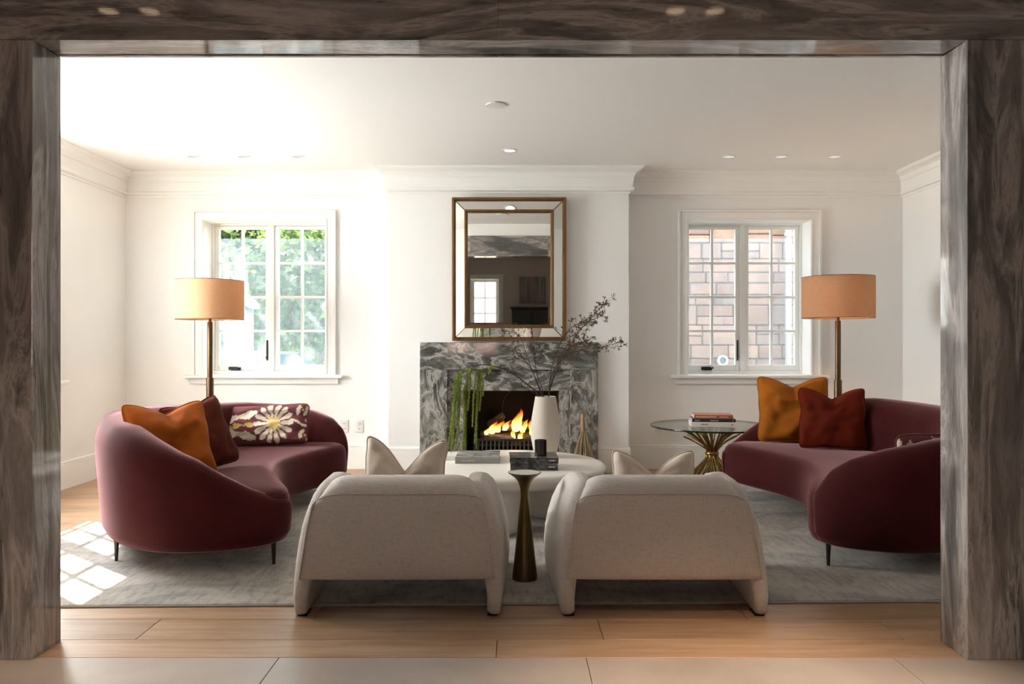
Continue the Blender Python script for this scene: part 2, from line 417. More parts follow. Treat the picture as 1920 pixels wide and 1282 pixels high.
# windows
def make_window(num, loc, rz, n):
    Wd = wopen(n); h = WZ1-WZ0; W = empty('window_%d' % num, loc, rz, kind='structure')
    z0, z1 = 0, h; D = .30
    mb = MB()                                                       # jamb liner
    mb.box(-Wd/2-.011, -Wd/2, .0, D, -.048, h+.011); mb.box(Wd/2, Wd/2+.011, .0, D, -.048, h+.011)
    mb.box(-Wd/2, Wd/2, .0, D, h, h+.011); mb.box(-Wd/2, Wd/2, 0, D, -.048, 0); mb.build('jamb', M_TRIM, W)
    for sx in (-1, 1):                                               # casing legs
        mb = MB(); a = Wd/2
        mb.box(min(sx*a, sx*(a+.075)), max(sx*a, sx*(a+.075)), -.020, 0, .0, h+.075)
        mb.box(min(sx*(a+.0755), sx*(a+.097)), max(sx*(a+.0755), sx*(a+.097)), -.034, 0, .0, h+.097)
        mb.box(min(sx*(a+.004), sx*(a+.016)), max(sx*(a+.004), sx*(a+.016)), -.026, -.02, .0, h+.01)
        mb.build('casing', M_TRIM, W, bevel=.004)
    mb = MB(); mb.box(-Wd/2, Wd/2, -.020, 0, h, h+.075); mb.box(-Wd/2-.0755, Wd/2+.0755, -.034, 0, h+.0755, h+.097)
    mb.box(-Wd/2-.016, Wd/2+.016, -.026, -.02, h+.004, h+.016); mb.build('casing', M_TRIM, W, bevel=.004)
    mb = MB(); mb.box(-Wd/2-.165, Wd/2+.165, -.062, -.001, -.030, 0); mb.build('sill', M_TRIM, W, bevel=.008, seg=3)
    mb = MB(); mb.box(-Wd/2-.12, Wd/2+.12, -.024, 0, -.085, -.0305); mb.box(-Wd/2-.12, Wd/2+.12, -.032, -.024, -.045, -.0305); mb.build('apron', M_TRIM, W, bevel=.004)
    fy0, fy1 = .225, .275
    mb = MB()                                                        # outer frame and mullions
    mb.box(-Wd/2, -Wd/2+.022, fy0-.02, fy1+.01, 0, h); mb.box(Wd/2-.022, Wd/2, fy0-.02, fy1+.01, 0, h)
    mb.box(-Wd/2+.022, Wd/2-.022, fy0-.02, fy1+.01, 0, .03); mb.box(-Wd/2+.022, Wd/2-.022, fy0-.02, fy1+.01, h-.018, h)
    for i in range(n-1):
        xm = -Wd/2+.063+.452*(i+1)+.128*i+.064; mb.box(xm-.024, xm+.024, fy0-.02, fy1+.01, .03, h-.018)
    mb.build('frame', M_SASH, W, bevel=.003)
    gz0, gz1 = .976-WZ0, 2.30-WZ0
    for i in range(n):
        x0 = -Wd/2+.063+.58*i; x1 = x0+.452
        S = MB(); e = .040
        S.box(x0-e, x0, fy0, fy1, .032, h-.02); S.box(x1, x1+e, fy0, fy1, .032, h-.02)
        S.box(x0, x1, fy0, fy1, .032, gz0); S.box(x0, x1, fy0, fy1, gz1, h-.02)
        s = S.build('sash', M_SASH, W, bevel=.004)
        mw = .011; xm = (x0+x1)/2; rows_ = [gz0+(gz1-gz0)*k/4 for k in range(5)]
        m_ = MB(); m_.box(xm-mw, xm+mw, fy0+.006, fy1-.004, gz0, gz1); m_.build('muntin', M_SASH, s, bevel=.003)
        for k in (1, 2, 3):
            for p, q in ((x0, xm-mw), (xm+mw, x1)):
                m_ = MB(); m_.box(p, q, fy0+.006, fy1-.004, rows_[k]-mw, rows_[k]+mw); m_.build('muntin', M_SASH, s, bevel=.003)
        for k in range(4):
            for p, q in ((x0, xm-mw), (xm+mw, x1)):
                m_ = MB(); m_.box(p, q, fy0+.028, fy0+.032, rows_[k]+(mw if k else 0), rows_[k+1]-(mw if k < 3 else 0)); m_.build('pane', M_GLASS, s)
        m_ = MB(); zt = gz1-.085
        m_.add([(x0-.02, fy1+.012, gz0-.02), (x1+.02, fy1+.012, gz0-.02), (x1+.02, fy1+.012, zt), (x0-.02, fy1+.012, zt)], [(0, 1, 2, 3)]); m_.build('insect_screen', M_SCREEN, s)
        if i % 2 == 0:                                               # crank and latch
            c_ = MB(); xc = x0+.17
            c_.box(xc-.045, xc+.045, fy0-.034, fy0-.0005, .034, .058); c_.box(xc-.062, xc+.03, fy0-.05, fy0-.036, .04, .072); c_.tube([(xc+.03, fy0-.043, .055), (xc+.055, fy0-.043, .062)], .009)
            c_.build('crank_handle', M_DARKMETAL, W, bevel=.005)
            c_ = MB(); c_.box(x1+.012, x1+.026, fy0-.014, fy0-.0005, .13, .33); c_.box(x1+.008, x1+.024, fy0-.03, fy0-.014, .15, .17); c_.build('latch', M_DARKMETAL, W, bevel=.003)
    return W
make_window(1, (WLX, YB, WZ0), 0, 2); make_window(2, (WRX, YB, WZ0), 0, 2)
make_window(3, (XL, WLY, WZ0), R(90), 3); make_window(4, (WHX, HY, WZ0), R(180), 2)

# downlights in the ceiling
def downlight(x, y, glow, label, grp):
    t = empty('downlight', (x, y, H), 0, label, 'ceiling light', grp)
    mb = MB(); mb.lathe([(.044, -.001), (.046, -.006), (.060, -.004), (.062, 0), (.044, 0)], 32, cap0=False, cap1=False); mb.build('trim_ring', M_PLASTIC, t, smooth=True)
    mb = MB(); mb.lathe([(.0445, -.0015), (.03, -.0022)], 24, cap0=False); mb.build('lens', glow, t)
M_DIM = emis('dim_lens', (1, .95, .88), .36)
for i, x in enumerate((-2.755, -2.32, -1.85)):
    downlight(x, 6.87, M_DIM, ['round recessed ceiling light above the left window, outer left of its three', 'round recessed ceiling light above the left window, middle of its three', 'round recessed ceiling light above the left window, nearest the chimney'][i], 'recessed lights along the back wall')
for i, x in enumerate((1.87, 2.32, 2.78)):
    downlight(x, 6.87, M_DIM, ['round recessed ceiling light above the right window, nearest the chimney', 'round recessed ceiling light above the right window, middle of its three', 'round recessed ceiling light above the right window, outer right of its three'][i], 'recessed lights along the back wall')
downlight(-.02, 6.65, M_LAMPGLOW, 'brightly lit round recessed ceiling light in front of the mirror', 'recessed lights along the back wall')
for i, x in enumerate((-1.95, -1.75, .79, .98)):
    downlight(x, 2.17, M_HALLGLOW, 'warm recessed hall ceiling light before the stone portal, %s of the four' % ['leftmost', 'second from left', 'second from right', 'rightmost'][i], 'recessed lights in the hall')
    lamp('hall_spot', 'SPOT', (x, 2.17, H-.03), 30 if x < 0 else 85, (1, .76, .55), (0, .08, -1), spot_size=R(50), spot_blend=.9, shadow_soft_size=.05)
mb = MB(); mb.lathe([(.066, 0), (.070, -.004), (.068, -.009), (.03, -.011)], 32, (-.108, 5.37, H), cap0=False)
tag(mb.build('speaker_cover', M_PLASTIC, smooth=True, auto=40), 'flat round white cover in the middle of the ceiling', 'ceiling cover')

# outlets
def outlet(x, label, n, m=M_PLASTIC):
    t = empty('wall_outlet', (x, YB, .405), 0, label, 'wall outlet', 'wall outlets')
    mb = MB(); mb.box(-.037, .037, -.007, 0, -.06, .06); mb.build('plate', m, t, bevel=.003)
    for zc in (-.024, .024):
        mb = MB(); mb.box(-.017, .017, -.010, -.0072, zc-.016, zc+.016); s = mb.build('socket', m, t, bevel=.004)
        mb = MB(); mb.box(-.008, -.005, -.0108, -.0101, zc-.006, zc+.008); mb.box(.005, .008, -.0108, -.0101, zc-.006, zc+.008); mb.build('slot', M_DARKMETAL, s)
outlet(-1.586, 'white wall outlet right beside the plum sofa arm', 1); outlet(-1.445, 'white wall outlet nearest the chimney left of the fireplace', 2); outlet(1.395, 'white wall outlet behind the glass table', 3)

# ------------------------------------------------------------------ fireplace
F = empty('fireplace', (0, 0, 0), 0, 'grey and white veined marble fireplace surround under the mirror', 'fireplace')
fx0, fx1, ix0, ix1, iz = -.843, .785, -.59, .532, .947
def fslab(x0, x1, y0, y1, z0, z1, m, name='marble_slab'):
    mb = MB(); mb.box(x0, x1, y0, y1, z0, z1); return mb.build(name, m, F, bevel=.004)
fslab(fx0, fx1, YC-.06, YC-.0005, iz, 1.197, M_FP_H)
fslab(fx0, ix0, YC-.06, YC-.0005, 0, iz-.001, M_FP_V); fslab(ix1, fx1, YC-.06, YC-.0005, 0, iz-.001, M_FP_V)
bx0, bx1, bz = -.434, .430, .752
fslab(ix0-.02, ix1+.02, YC-.02, YC+.01, bz, iz+.01, M_FP_H)
fslab(ix0-.02, bx0, YC-.02, YC+.01, 0, bz-.001, M_FP_V); fslab(bx1, ix1+.02, YC-.02, YC+.01, 0, bz-.001, M_FP_V)
mb = MB(); y0, y1 = YC+.012, 7.80
mb.box(bx0-.03, bx0, y0, y1, .0, bz+.03); mb.box(bx1, bx1+.03, y0, y1, 0, bz+.03); mb.box(bx0, bx1, y0, y1, bz, bz+.03); mb.box(bx0, bx1, y1-.03, y1, 0, bz); mb.box(bx0, bx1, YC-.02, y1-.03, 0, .03)
mb.build('firebox', M_BLACK, F)
# grate, logs, fire
G = empty('fire_grate', (0, 7.50, .03), 0, 'black cast iron fire grate with upright bars in the firebox', 'fire grate')
mb = MB(); mb.box(-.36, .36, -.13, -.115, .255, .275); mb.box(-.36, .36, -.13, -.115, .04, .06); mb.build('rail', M_IRON, G, bevel=.004)
mb = MB(); mb.box(-.36, .36, -.115, .20, .20, .215); mb.box(-.34, -.31, -.11, .18, 0, .2); mb.box(.31, .34, -.11, .18, 0, .2); mb.build('tray', M_IRON, G, bevel=.003)
for k in range(19):
    x = -.35+.70*k/18; mb = MB(); mb.tube([(x, -.123, .03), (x, -.128, .15), (x, -.123, .255)], .010, 6); mb.build('bar', M_IRON, G, smooth=True)
def bark():
    m = mat('charred_bark', rough=.9); t = NT(m); n = t.noise(t.coord('Object', (2, 9, 9)), 3, 6, .65)
    t.color(t.ramp(n, [(.35, (.015, .012, .01)), (.55, (.10, .075, .06)), (.72, (.24, .20, .17))])); t.bump(n, .8, .02); return m
M_BARK = bark()
def logpiece(p, q, r, label):
    p, q = Vector(p), Vector(q); d = q-p; L = d.length; mb = MB(); rings = []
    N = 9; pr = [r*rnd.uniform(.8, 1.15) for _ in range(10)]
    for i in range(N):
        k = .8 if i in (0, N-1) else 1
        rings.append([(L*i/(N-1), pr[j]*k*math.cos(2*PI*j/10)*rnd.uniform(.93, 1.07), pr[j]*k*math.sin(2*PI*j/10)*rnd.uniform(.93, 1.07)) for j in range(10)])
    mb.rings(rings); o = mb.build('log', M_BARK, smooth=True, auto=50)
    o.location = p; o.rotation_euler = d.to_track_quat('X', 'Z').to_euler()
    return tag(o, label, 'log', 'logs in the fire')
logpiece((-.26, 7.50, .30), (.02, 7.44, .285), .042, 'charred split log lying in front at the left of the grate')
logpiece((-.30, 7.62, .31), (.34, 7.60, .31), .050, 'long charred log at the back of the grate')
logpiece((-.20, 7.55, .375), (.12, 7.52, .42), .042, 'charred log slanting up to the right across the fire')
logpiece((-.22, 7.66, .40), (-.08, 7.60, .50), .040, 'short grey log standing at the left behind the flames')
logpiece((.06, 7.47, .29), (.33, 7.52, .30), .040, 'dark log in front at the right of the grate')
logpiece((.08, 7.60, .41), (.33, 7.55, .375), .044, 'dark log on top at the right behind the vase')
def flamemat():
    m = bpy.data.materials.new('flame'); m.use_nodes = True; t = NT(m); t.n.remove(t.b)
    sep = t.node('ShaderNodeSeparateXYZ'); t.l(t.node('ShaderNodeTexCoord').outputs['Generated'], sep.inputs[0])
    n = t.noise(t.coord('Object', (1, 1, .5)), 18, 4, .6, .8)
    z = t.math('ADD', sep.outputs[2], t.math('MULTIPLY', t.math('SUBTRACT', n, .5), .7))
    c = t.ramp(z, [(.0, (1, .62, .16)), (.3, (1, .50, .10)), (.6, (1, .22, .025)), (1, (.65, .07, .005))])
    e = t.node('ShaderNodeEmission'); t.l(c, e.inputs[0]); t.l(t.math('MULTIPLY', t.math('SUBTRACT', 1.15, z), 2.8), e.inputs[1])
    tr = t.node('ShaderNodeBsdfTransparent'); lw = t.node('ShaderNodeLayerWeight'); lw.inputs[0].default_value = .4
    a = t.math('MULTIPLY', t.math('SUBTRACT', 1.0, lw.outputs['Facing']), t.ramp(z, [(.45, (.95, .95, .95)), (1.0, (.1, .1, .1))]))
    mx = t.node('ShaderNodeMixShader'); t.l(a, mx.inputs[0]); t.l(tr.outputs[0], mx.inputs[1]); t.l(e.outputs[0], mx.inputs[2]); t.l(mx.outputs[0], t.out.inputs[0])
    return m
M_FLAME = flamemat()
FI = empty('fire', (0, 7.50, .30), 0, 'orange and yellow flames burning among the logs', 'fire')
for (x, y, z, h, wd, lean) in [(-.19, -.03, .04, .15, .045, .05), (-.14, 0, .05, .14, .05, .07), (-.24, -.02, .03, .09, .035, .04), (-.07, -.02, .07, .12, .04, .06), (.03, -.03, .06, .22, .055, .03), (.065, -.01, .07, .25, .05, .02), (.10, -.02, .05, .15, .04, .06), (.015, -.06, .0, .12, .03, -.02), (.075, -.07, -.01, .11, .035, .03), (.19, -.03, .03, .17, .045, -.02), (.26, -.02, .03, .15, .04, .0)]:
    h *= .85; wd *= .72
    mb = MB(); rings = []; N = 12; ph = rnd.uniform(0, 6)
    for i in range(N+1):
        t = i/N; rr = wd*(math.sin(PI*min(1, .18+t*.82))**.9)*(1-t*.35)+.0015
        cx = lean*t*t + .18*wd*math.sin(ph+t*8)*t*2
        rings.append([(x+cx+rr*math.cos(2*PI*j/10)*(1+.25*math.sin(3*j+ph+t*5)), y+.5*rr*math.sin(2*PI*j/10), z+h*t) for j in range(10)])
    mb.rings(rings); mb.build('flame', M_FLAME, FI, smooth=True)
lamp('fire_glow', 'POINT', (.02, 7.42, .45), 1.0, (1, .45, .15), shadow_soft_size=.08)

# mirror above the mantel
MZ0, MZ1, MXa, MXb = 1.213, 2.514, -.545, .492
mh, mwid = MZ1-MZ0, MXb-MXa
MI = empty('wall_mirror', ((MXa+MXb)/2, YC-.062, MZ0), 0, 'bronze framed rectangular mirror hanging above the marble fireplace', 'mirror')
MI.rotation_euler = (R(.50), 0, 0)
def frame_ring(inset, wd, y0, y1, m, name):
    for a in ('l', 'r', 't', 'b'):
        x0, x1, z0, z1 = -mwid/2+inset, mwid/2-inset, inset, mh-inset
        if a == 'l': q = [(x0, z0), (x0+wd, z0+wd), (x0+wd, z1-wd), (x0, z1)]
        if a == 'r': q = [(x1, z0), (x1-wd, z0+wd), (x1-wd, z1-wd), (x1, z1)]
        if a == 't': q = [(x0, z1), (x0+wd, z1-wd), (x1-wd, z1-wd), (x1, z1)]
        if a == 'b': q = [(x0, z0), (x0+wd, z0+wd), (x1-wd, z0+wd), (x1, z0)]
        mb = MB(); mb.rings([[(p[0], y0, p[1]) for p in q], [(p[0], y1, p[1]) for p in q]]); mb.build(name, m, MI, bevel=.003)
frame_ring(0, .022, -.020, .045, M_FRAME, 'outer_frame'); frame_ring(.0222, .009, -.010, .03, M_FRAME, 'outer_frame')
frame_ring(.112, .020, -.045, .02, M_FRAME, 'inner_frame'); frame_ring(.1322, .010, -.036, .02, M_FRAME, 'inner_frame')
o0, i0 = .030, .113                                        # slanted mirror border panels
X0, X1, Z0, Z1 = -mwid/2, mwid/2, 0, mh
for q in ([(X0+o0, Z0+o0), (X0+i0, Z0+i0), (X0+i0, Z1-i0), (X0+o0, Z1-o0)], [(X1-o0, Z0+o0), (X1-i0, Z0+i0), (X1-i0, Z1-i0), (X1-o0, Z1-o0)],
          [(X0+o0, Z1-o0), (X0+i0, Z1-i0), (X1-i0, Z1-i0), (X1-o0, Z1-o0)], [(X0+o0, Z0+o0), (X0+i0, Z0+i0), (X1-i0, Z0+i0), (X1-o0, Z0+o0)]):
    ys = [-.002, -.020, -.020, -.002]
    mb = MB(); mb.rings([[(p[0], yv, p[1]) for p, yv in zip(q, ys)], [(p[0], yv+.006, p[1]) for p, yv in zip(q, ys)]]); mb.build('border_mirror', M_MIRROR, MI)
for q in ([(X0+o0, Z0+o0), (X0+i0, Z0+i0)], [(X1-o0, Z0+o0), (X1-i0, Z0+i0)], [(X0+o0, Z1-o0), (X0+i0, Z1-i0)], [(X1-o0, Z1-o0), (X1-i0, Z1-i0)]):
    mb = MB(); mb.tube([(q[0][0], -.003, q[0][1]), (q[1][0], -.021, q[1][1])], .0045, 6); mb.build('mitre_strip', M_FRAME, MI)
mb = MB(); c0, c1 = .142, .164
A = [(X0+c0, Z0+c0), (X1-c0, Z0+c0), (X1-c0, Z1-c0), (X0+c0, Z1-c0)]; B = [(X0+c1, Z0+c1), (X1-c1, Z0+c1), (X1-c1, Z1-c1), (X0+c1, Z1-c1)]
mb.add([(p[0], -.0215, p[1]) for p in A] + [(p[0], -.0225, p[1]) for p in B], [(0, 1, 5, 4), (1, 2, 6, 5), (2, 3, 7, 6), (3, 0, 4, 7), (4, 5, 6, 7)]); mb.build('mirror_glass', M_MIRROR, MI)
mb = MB(); mb.box(X0+.01, X1-.01, .005, .04, Z0+.01, Z1-.01); mb.build('backing', M_BLACK, MI)
mb = MB()                                                   # beaded outer edge
for k in range(96):
    z = mh*(k+.5)/96
    for sx in (X0, X1): mb.box(sx-.003, sx+.003, -.012, .008, z-.0045, z+.0045)
for k in range(76):
    x = X0+mwid*(k+.5)/76
    for zz in (Z0, Z1): mb.box(x-.0045, x+.0045, -.012, .008, zz-.003, zz+.003)
b_ = mb.build('beading', M_FRAME, MI); b_['kind'] = 'stuff'

# ------------------------------------------------------------------ rug
RG = empty('area_rug', (-.02, 5.13, 0), R(1.05), 'large distressed grey and beige rug under the sofas and chairs', 'rug')
rx0, rx1, ry0, ry1 = -2.74, 2.76, -1.50, 1.55
mb = MB(); mb.box(rx0+.008, rx1-.008, ry0+.008, ry1-.008, .0005, .0115); mb.build('pile', M_RUG, RG, bevel=.004)
mb = MB()
for a in ((rx0, rx1, ry0, ry0+.0078), (rx0, rx1, ry1-.0078, ry1), (rx0, rx0+.0078, ry0+.008, ry1-.008), (rx1-.0078, rx1, ry0+.008, ry1-.008)): mb.box(*a, .0005, .0085)
mb.build('binding', M_BIND, RG, bevel=.002)
RZ = .0118

# ------------------------------------------------------------------ kidney sofas
def sofa_contour():
    half = [(.385, -.93), (.368, -1.02), (.30, -1.11), (.17, -1.19), (0, -1.238), (-.22, -1.225), (-.45, -1.09), (-.645, -.84), (-.775, -.54), (-.84, -.25)]
    back = half + [(-.855, 0)] + [(x, -y) for x, y in reversed(half)]
    front = [(.355, .80), (.285, .62), (.215, .44), (.155, .22), (.13, 0), (.155, -.22), (.215, -.44), (.285, -.62), (.355, -.80)]
    pts = [(x, y, 0) for x, y in back + front]
    c = crom(pts, 6, True)
    return c, 6*(len(back)-1)
def contour_normals(c):
    n = len(c); out = []
    for i in range(n):
        t = (c[(i+1) % n]-c[i-1]).normalized(); out.append(Vector((-t.y, t.x, 0)))   # to be checked for inward side
    cen = Vector((-.3, 0, 0))
    if (cen - c[n//4]).dot(out[n//4]) < 0: out = [-v for v in out]
    return out
def make_sofa(label):
    S = empty('curved_sofa', (0, 0, 0), 0, label, 'sofa', 'pair of curved velvet sofas')
    c, nb = sofa_contour(); nn = contour_normals(c)
    mb = MB(); rings = []
    for ins, z in [(.07, .110), (.035, .113), (.012, .127), (0, .16), (-.004, .25), (0, .33), (.010, .362), (.030, .384), (.060, .396), (.09, .402)]:
        rings.append([(p.x+v.x*ins, p.y+v.y*ins, z) for p, v in zip(c, nn)])
    mb.rings(rings, cap1=False); b0 = len(mb.v)-len(rings[-1])
    from mathutils.geometry import tessellate_polygon
    mb.f += [tuple(b0+i for i in tri) for tri in tessellate_polygon([[Vector((p[0], p[1], 0)) for p in rings[-1]]])]
    mb.build('seat', M_SOFA, S, smooth=True)
    # seat welt
    # back that wraps round from the low sloping end to the high end
    i1 = nb - 5
    Ht = [(0, .35), (.03, .37), (.06, .42), (.1, .515), (.13, .585), (.17, .645), (.21, .70), (.25, .74), (.35, .775), (.5, .765), (.65, .735), (.78, .715), (.86, .685), (.92, .635), (.96, .58), (.985, .515), (1, .44)]
    lens = [0]
    for i in range(1, i1+1): lens.append(lens[-1]+(c[i]-c[i-1]).length)
    rings = []
    for i in range(i1+1):
        t = lens[i]/lens[-1]; Hh = interp(Ht, t)
        th = .20*min(1, .22+t*5.5, .55+(1-t)*7)
        bz0 = .116; pr = [(.05, bz0), (.012, bz0+.012), (-.010, .17)]
        up = Hh-.17
        fl = .03*min(1, max(0, (Hh-.4)/.3))
        pr += [(-.016-fl*.4, .17+up*.35), (-.018-fl*.8, .17+up*.62), (-.014-fl, .17+up*.80), (.006-fl, .17+up*.92), (.03-fl*.9, Hh-.006), (th*.42, Hh), (th*.70, Hh-.012), (th*.92, Hh-.045*min(1, up*3)), (th+.01, Hh-.11*min(1, up*2)), (th+.02, .30+(Hh-.30)*.45), (th+.03, .30)]
        rings.append([(c[i].x+nn[i].x*u, c[i].y+nn[i].y*u, z) for u, z in pr])
    # round the high end off
    last = rings[-1]; cen = Vector((0, 0, 0))
    for p in last: cen += Vector(p)
    cen /= len(last); tdir = (c[i1]-c[i1-1]).normalized()
    for k, sc in ((.022, .88), (.034, .6), (.038, .2)):
        rings.append([tuple(cen + (Vector(p)-cen)*sc + tdir*k + Vector((0, 0, (.14-cen.z)*(1-sc)*.5))) for p in last])
    mb = MB(); mb.rings(rings); mb.build('backrest', M_SOFA, S, smooth=True)
    for (x, y) in ((-.545, -.92), (.325, -1.02), (-.545, .92), (.325, 1.02), (.06, 0)):
        mb = MB(); mb.lathe([(.008, 0), (.009, .01), (.0145, .13), (.015, .135)], 16, (x, y, 0)); mb.build('leg', M_LEG, S, smooth=True, auto=40)
    return S
sofa = make_sofa('curved plum velvet sofa on the left below the tree view window')
sofa.location = (-1.645, 5.27, RZ); sofa.rotation_euler = (0, 0, R(2.5))
s2 = copy_tree(sofa); s2.location = (2.025, 5.25, RZ); s2.rotation_euler = (0, 0, R(179)); s2['label'] = 'curved plum velvet sofa on the right partly hidden by the stone post'

# ------------------------------------------------------------------ cushions
def smooth01(t): t = max(0, min(1, t)); return t*t*(3-2*t)
def pillow(name, w_, h_, th, m, label, grp, loc, rz, lean=0, roll=0, chop=0, pin=.07, seed=1, pattern=None, piping=None, n=26, sit=0):
    root = empty(name, loc, 0, label, 'cushion', grp)
    root.rotation_euler = (Matrix.Rotation(rz, 4, 'Z') @ Matrix.Rotation(lean, 4, 'X') @ Matrix.Rotation(roll, 4, 'Y')).to_euler()
    nx, nz = (n, n) if not pattern else (110, 70)
    def pt(u, v, side):
        x = w_/2*u*(1-pin*(1-v*v)*u*u); z = h_/2*v*(1-pin*(1-u*u)*v*v)
        prof = (max(0, 1-abs(u)**3.4)*max(0, 1-abs(v)**3.4))**.5; cr_ = .07*(abs(u)*abs(v))**7; x *= 1-cr_; z *= 1-cr_
        y = th/2*prof*side
        d = chop*math.exp(-(abs(u)/.46)**1.35)*smooth01((v+.35)/1.35)
        z -= d
        y -= side*th*.16*math.exp(-(u/.13)**2)*smooth01((v-.1)/.8)*(1 if chop else 0)*prof
        wob = mnoise.noise(Vector((u*1.6+seed*3.1, v*1.6, side*2.0+seed)))*.035 + mnoise.noise(Vector((u*4+seed, v*4+seed, side)))*.012
        y += wob*prof*side*(th/.14)
        x += .012*mnoise.noise(Vector((v*2+seed, seed, 3)))*abs(u)
        if v < 0 and sit: z = max(z, -h_/2*.97)
        return (x, y, z + h_/2)
    verts = []; faces = []; uv = []
    for side in (-1, 1):
        b = len(verts)
        for j in range(nz+1):
            for i in range(nx+1):
                u, v = -1+2*i/nx, -1+2*j/nz; verts.append(pt(u, v, side)); uv.append((u, v))
        for j in range(nz):
            for i in range(nx):
                q = (b+j*(nx+1)+i, b+j*(nx+1)+i+1, b+(j+1)*(nx+1)+i+1, b+(j+1)*(nx+1)+i); faces.append(q if side < 0 else q[::-1])
    me = bpy.data.meshes.new('cover'); me.from_pydata(verts, [], faces)
    if pattern:
        ca = me.color_attributes.new('weave', 'FLOAT_COLOR', 'POINT')
        for k, (u, v) in enumerate(uv): ca.data[k].color = (*pattern(u, v), 1)
    bm = bmesh.new(); bm.from_mesh(me); bmesh.ops.remove_doubles(bm, verts=bm.verts, dist=.0004); bmesh.ops.recalc_face_normals(bm, faces=bm.faces); bm.to_mesh(me); bm.free()
    for p in me.polygons: p.use_smooth = True
    me.materials.append(m); link(bpy.data.objects.new('cover', me), root)
    per = [(-1+2*k/30, -1) for k in range(30)] + [(1, -1+2*k/30) for k in range(30)] + [(1-2*k/30, 1) for k in range(30)] + [(-1, 1-2*k/30) for k in range(31)]
    mb = MB(); mb.tube([pt(u, v, 1) for u, v in per], .0055, 6); mb.build('piping', piping or m, root, smooth=True)
    return root
CR, YE, BU = (.66, .55, .42), (.58, .40, .13), (.125, .026, .03)
def ikat(u, v):
    u += .025*mnoise.noise(Vector((u*3, v*22, 0))); v += .05*mnoise.noise(Vector((u*18, v*3, 5)))
    a, b = u*.78+.03, v*.36
    def rad(cx, cy): return math.hypot(a-cx, b-cy), math.atan2(b-cy, a-cx)
    r, th = rad(.22, .0)
    if r < .105*(1+.25*math.cos(6*th)): return YE
    if r < .36*(.55+.45*abs(math.cos(7*th))**.6) and abs(math.cos(7*th)) > .45 and r > .07: return CR
    r2, t2 = rad(-.62, -.05)
    if r2 < .085*(1+.3*math.cos(4*t2)): return YE
    d = abs(abs(b+.02) - (.10+.42*(a+.62)*.55))
    if -.72 < a < -.08 and d < .055+.02*math.sin(a*20): return CR
    if -.95 < a < -.68 and abs(abs(b)-.12-.5*(-.68-a)) < .035: return CR
    if -.5 < a < -.12 and abs(b+.02) < .028+.02*math.sin(a*25): return YE
    for cx, cy in ((.72, .22), (.78, -.22), (.90, .02)):
        r3, t3 = rad(cx, cy)
        if .05 < r3 < .115 and math.cos(2*t3+cx*9) > -.45: return CR
        if r3 < .022: return YE
    if a > .5 and abs(b-.0-.05*math.sin(a*14)) < .022: return CR
    return BU
def ikatmat():
    m = mat('ikat_weave', rough=.9); t = NT(m); at = t.node('ShaderNodeVertexColor'); at.layer_name = 'weave'; t.color(at.outputs[0])
    t.bump(t.noise(t.coord('Object', (200, 200, 60)), 2, 2), .2, .002); return m
M_IKAT = ikatmat(); M_IKATP = mat('burgundy_piping', BU, .9)
SEAT = .404+RZ
GC = 'cushions on the sofas'
pillow('throw_pillow', .48, .49, .19, M_ORANGE, 'large burnt orange velvet cushion leaning on the near back of the left sofa', GC, (-1.86, 4.44, SEAT), R(48), R(-24), R(0), .07, seed=2)
pillow('throw_pillow', .46, .46, .15, M_BROWN, 'dark russet cushion tucked behind the orange cushion on the left sofa', GC, (-1.83, 4.88, SEAT), R(62), R(-20), R(-8), .05, seed=3)
pillow('lumbar_pillow', .67, .32, .13, M_IKAT, 'burgundy and cream patterned lumbar cushion at the far end of the left sofa', GC, (-1.87, 6.0, SEAT), R(0), R(-20), R(-3), .0, .05, seed=4, pattern=ikat, piping=M_IKATP)
pillow('throw_pillow', .54, .54, .18, M_OCHRE, 'big ochre velvet cushion with a dented top on the right sofa', GC, (2.18, 6.16, SEAT), R(-14), R(-14), R(0), .085, seed=5)
pillow('throw_pillow', .47, .47, .15, M_RUST, 'rust red velvet cushion in front of the ochre one on the right sofa', GC, (2.335, 5.80, SEAT), R(-18), R(-14), R(0), .085, seed=6)
pillow('lumbar_pillow', .60, .30, .13, M_IKAT, 'burgundy patterned lumbar cushion just showing over the near arm of the right sofa', GC, (2.36, 4.43, SEAT+.01), R(186), R(-22), R(0), .0, .05, seed=7, pattern=ikat, piping=M_IKATP)

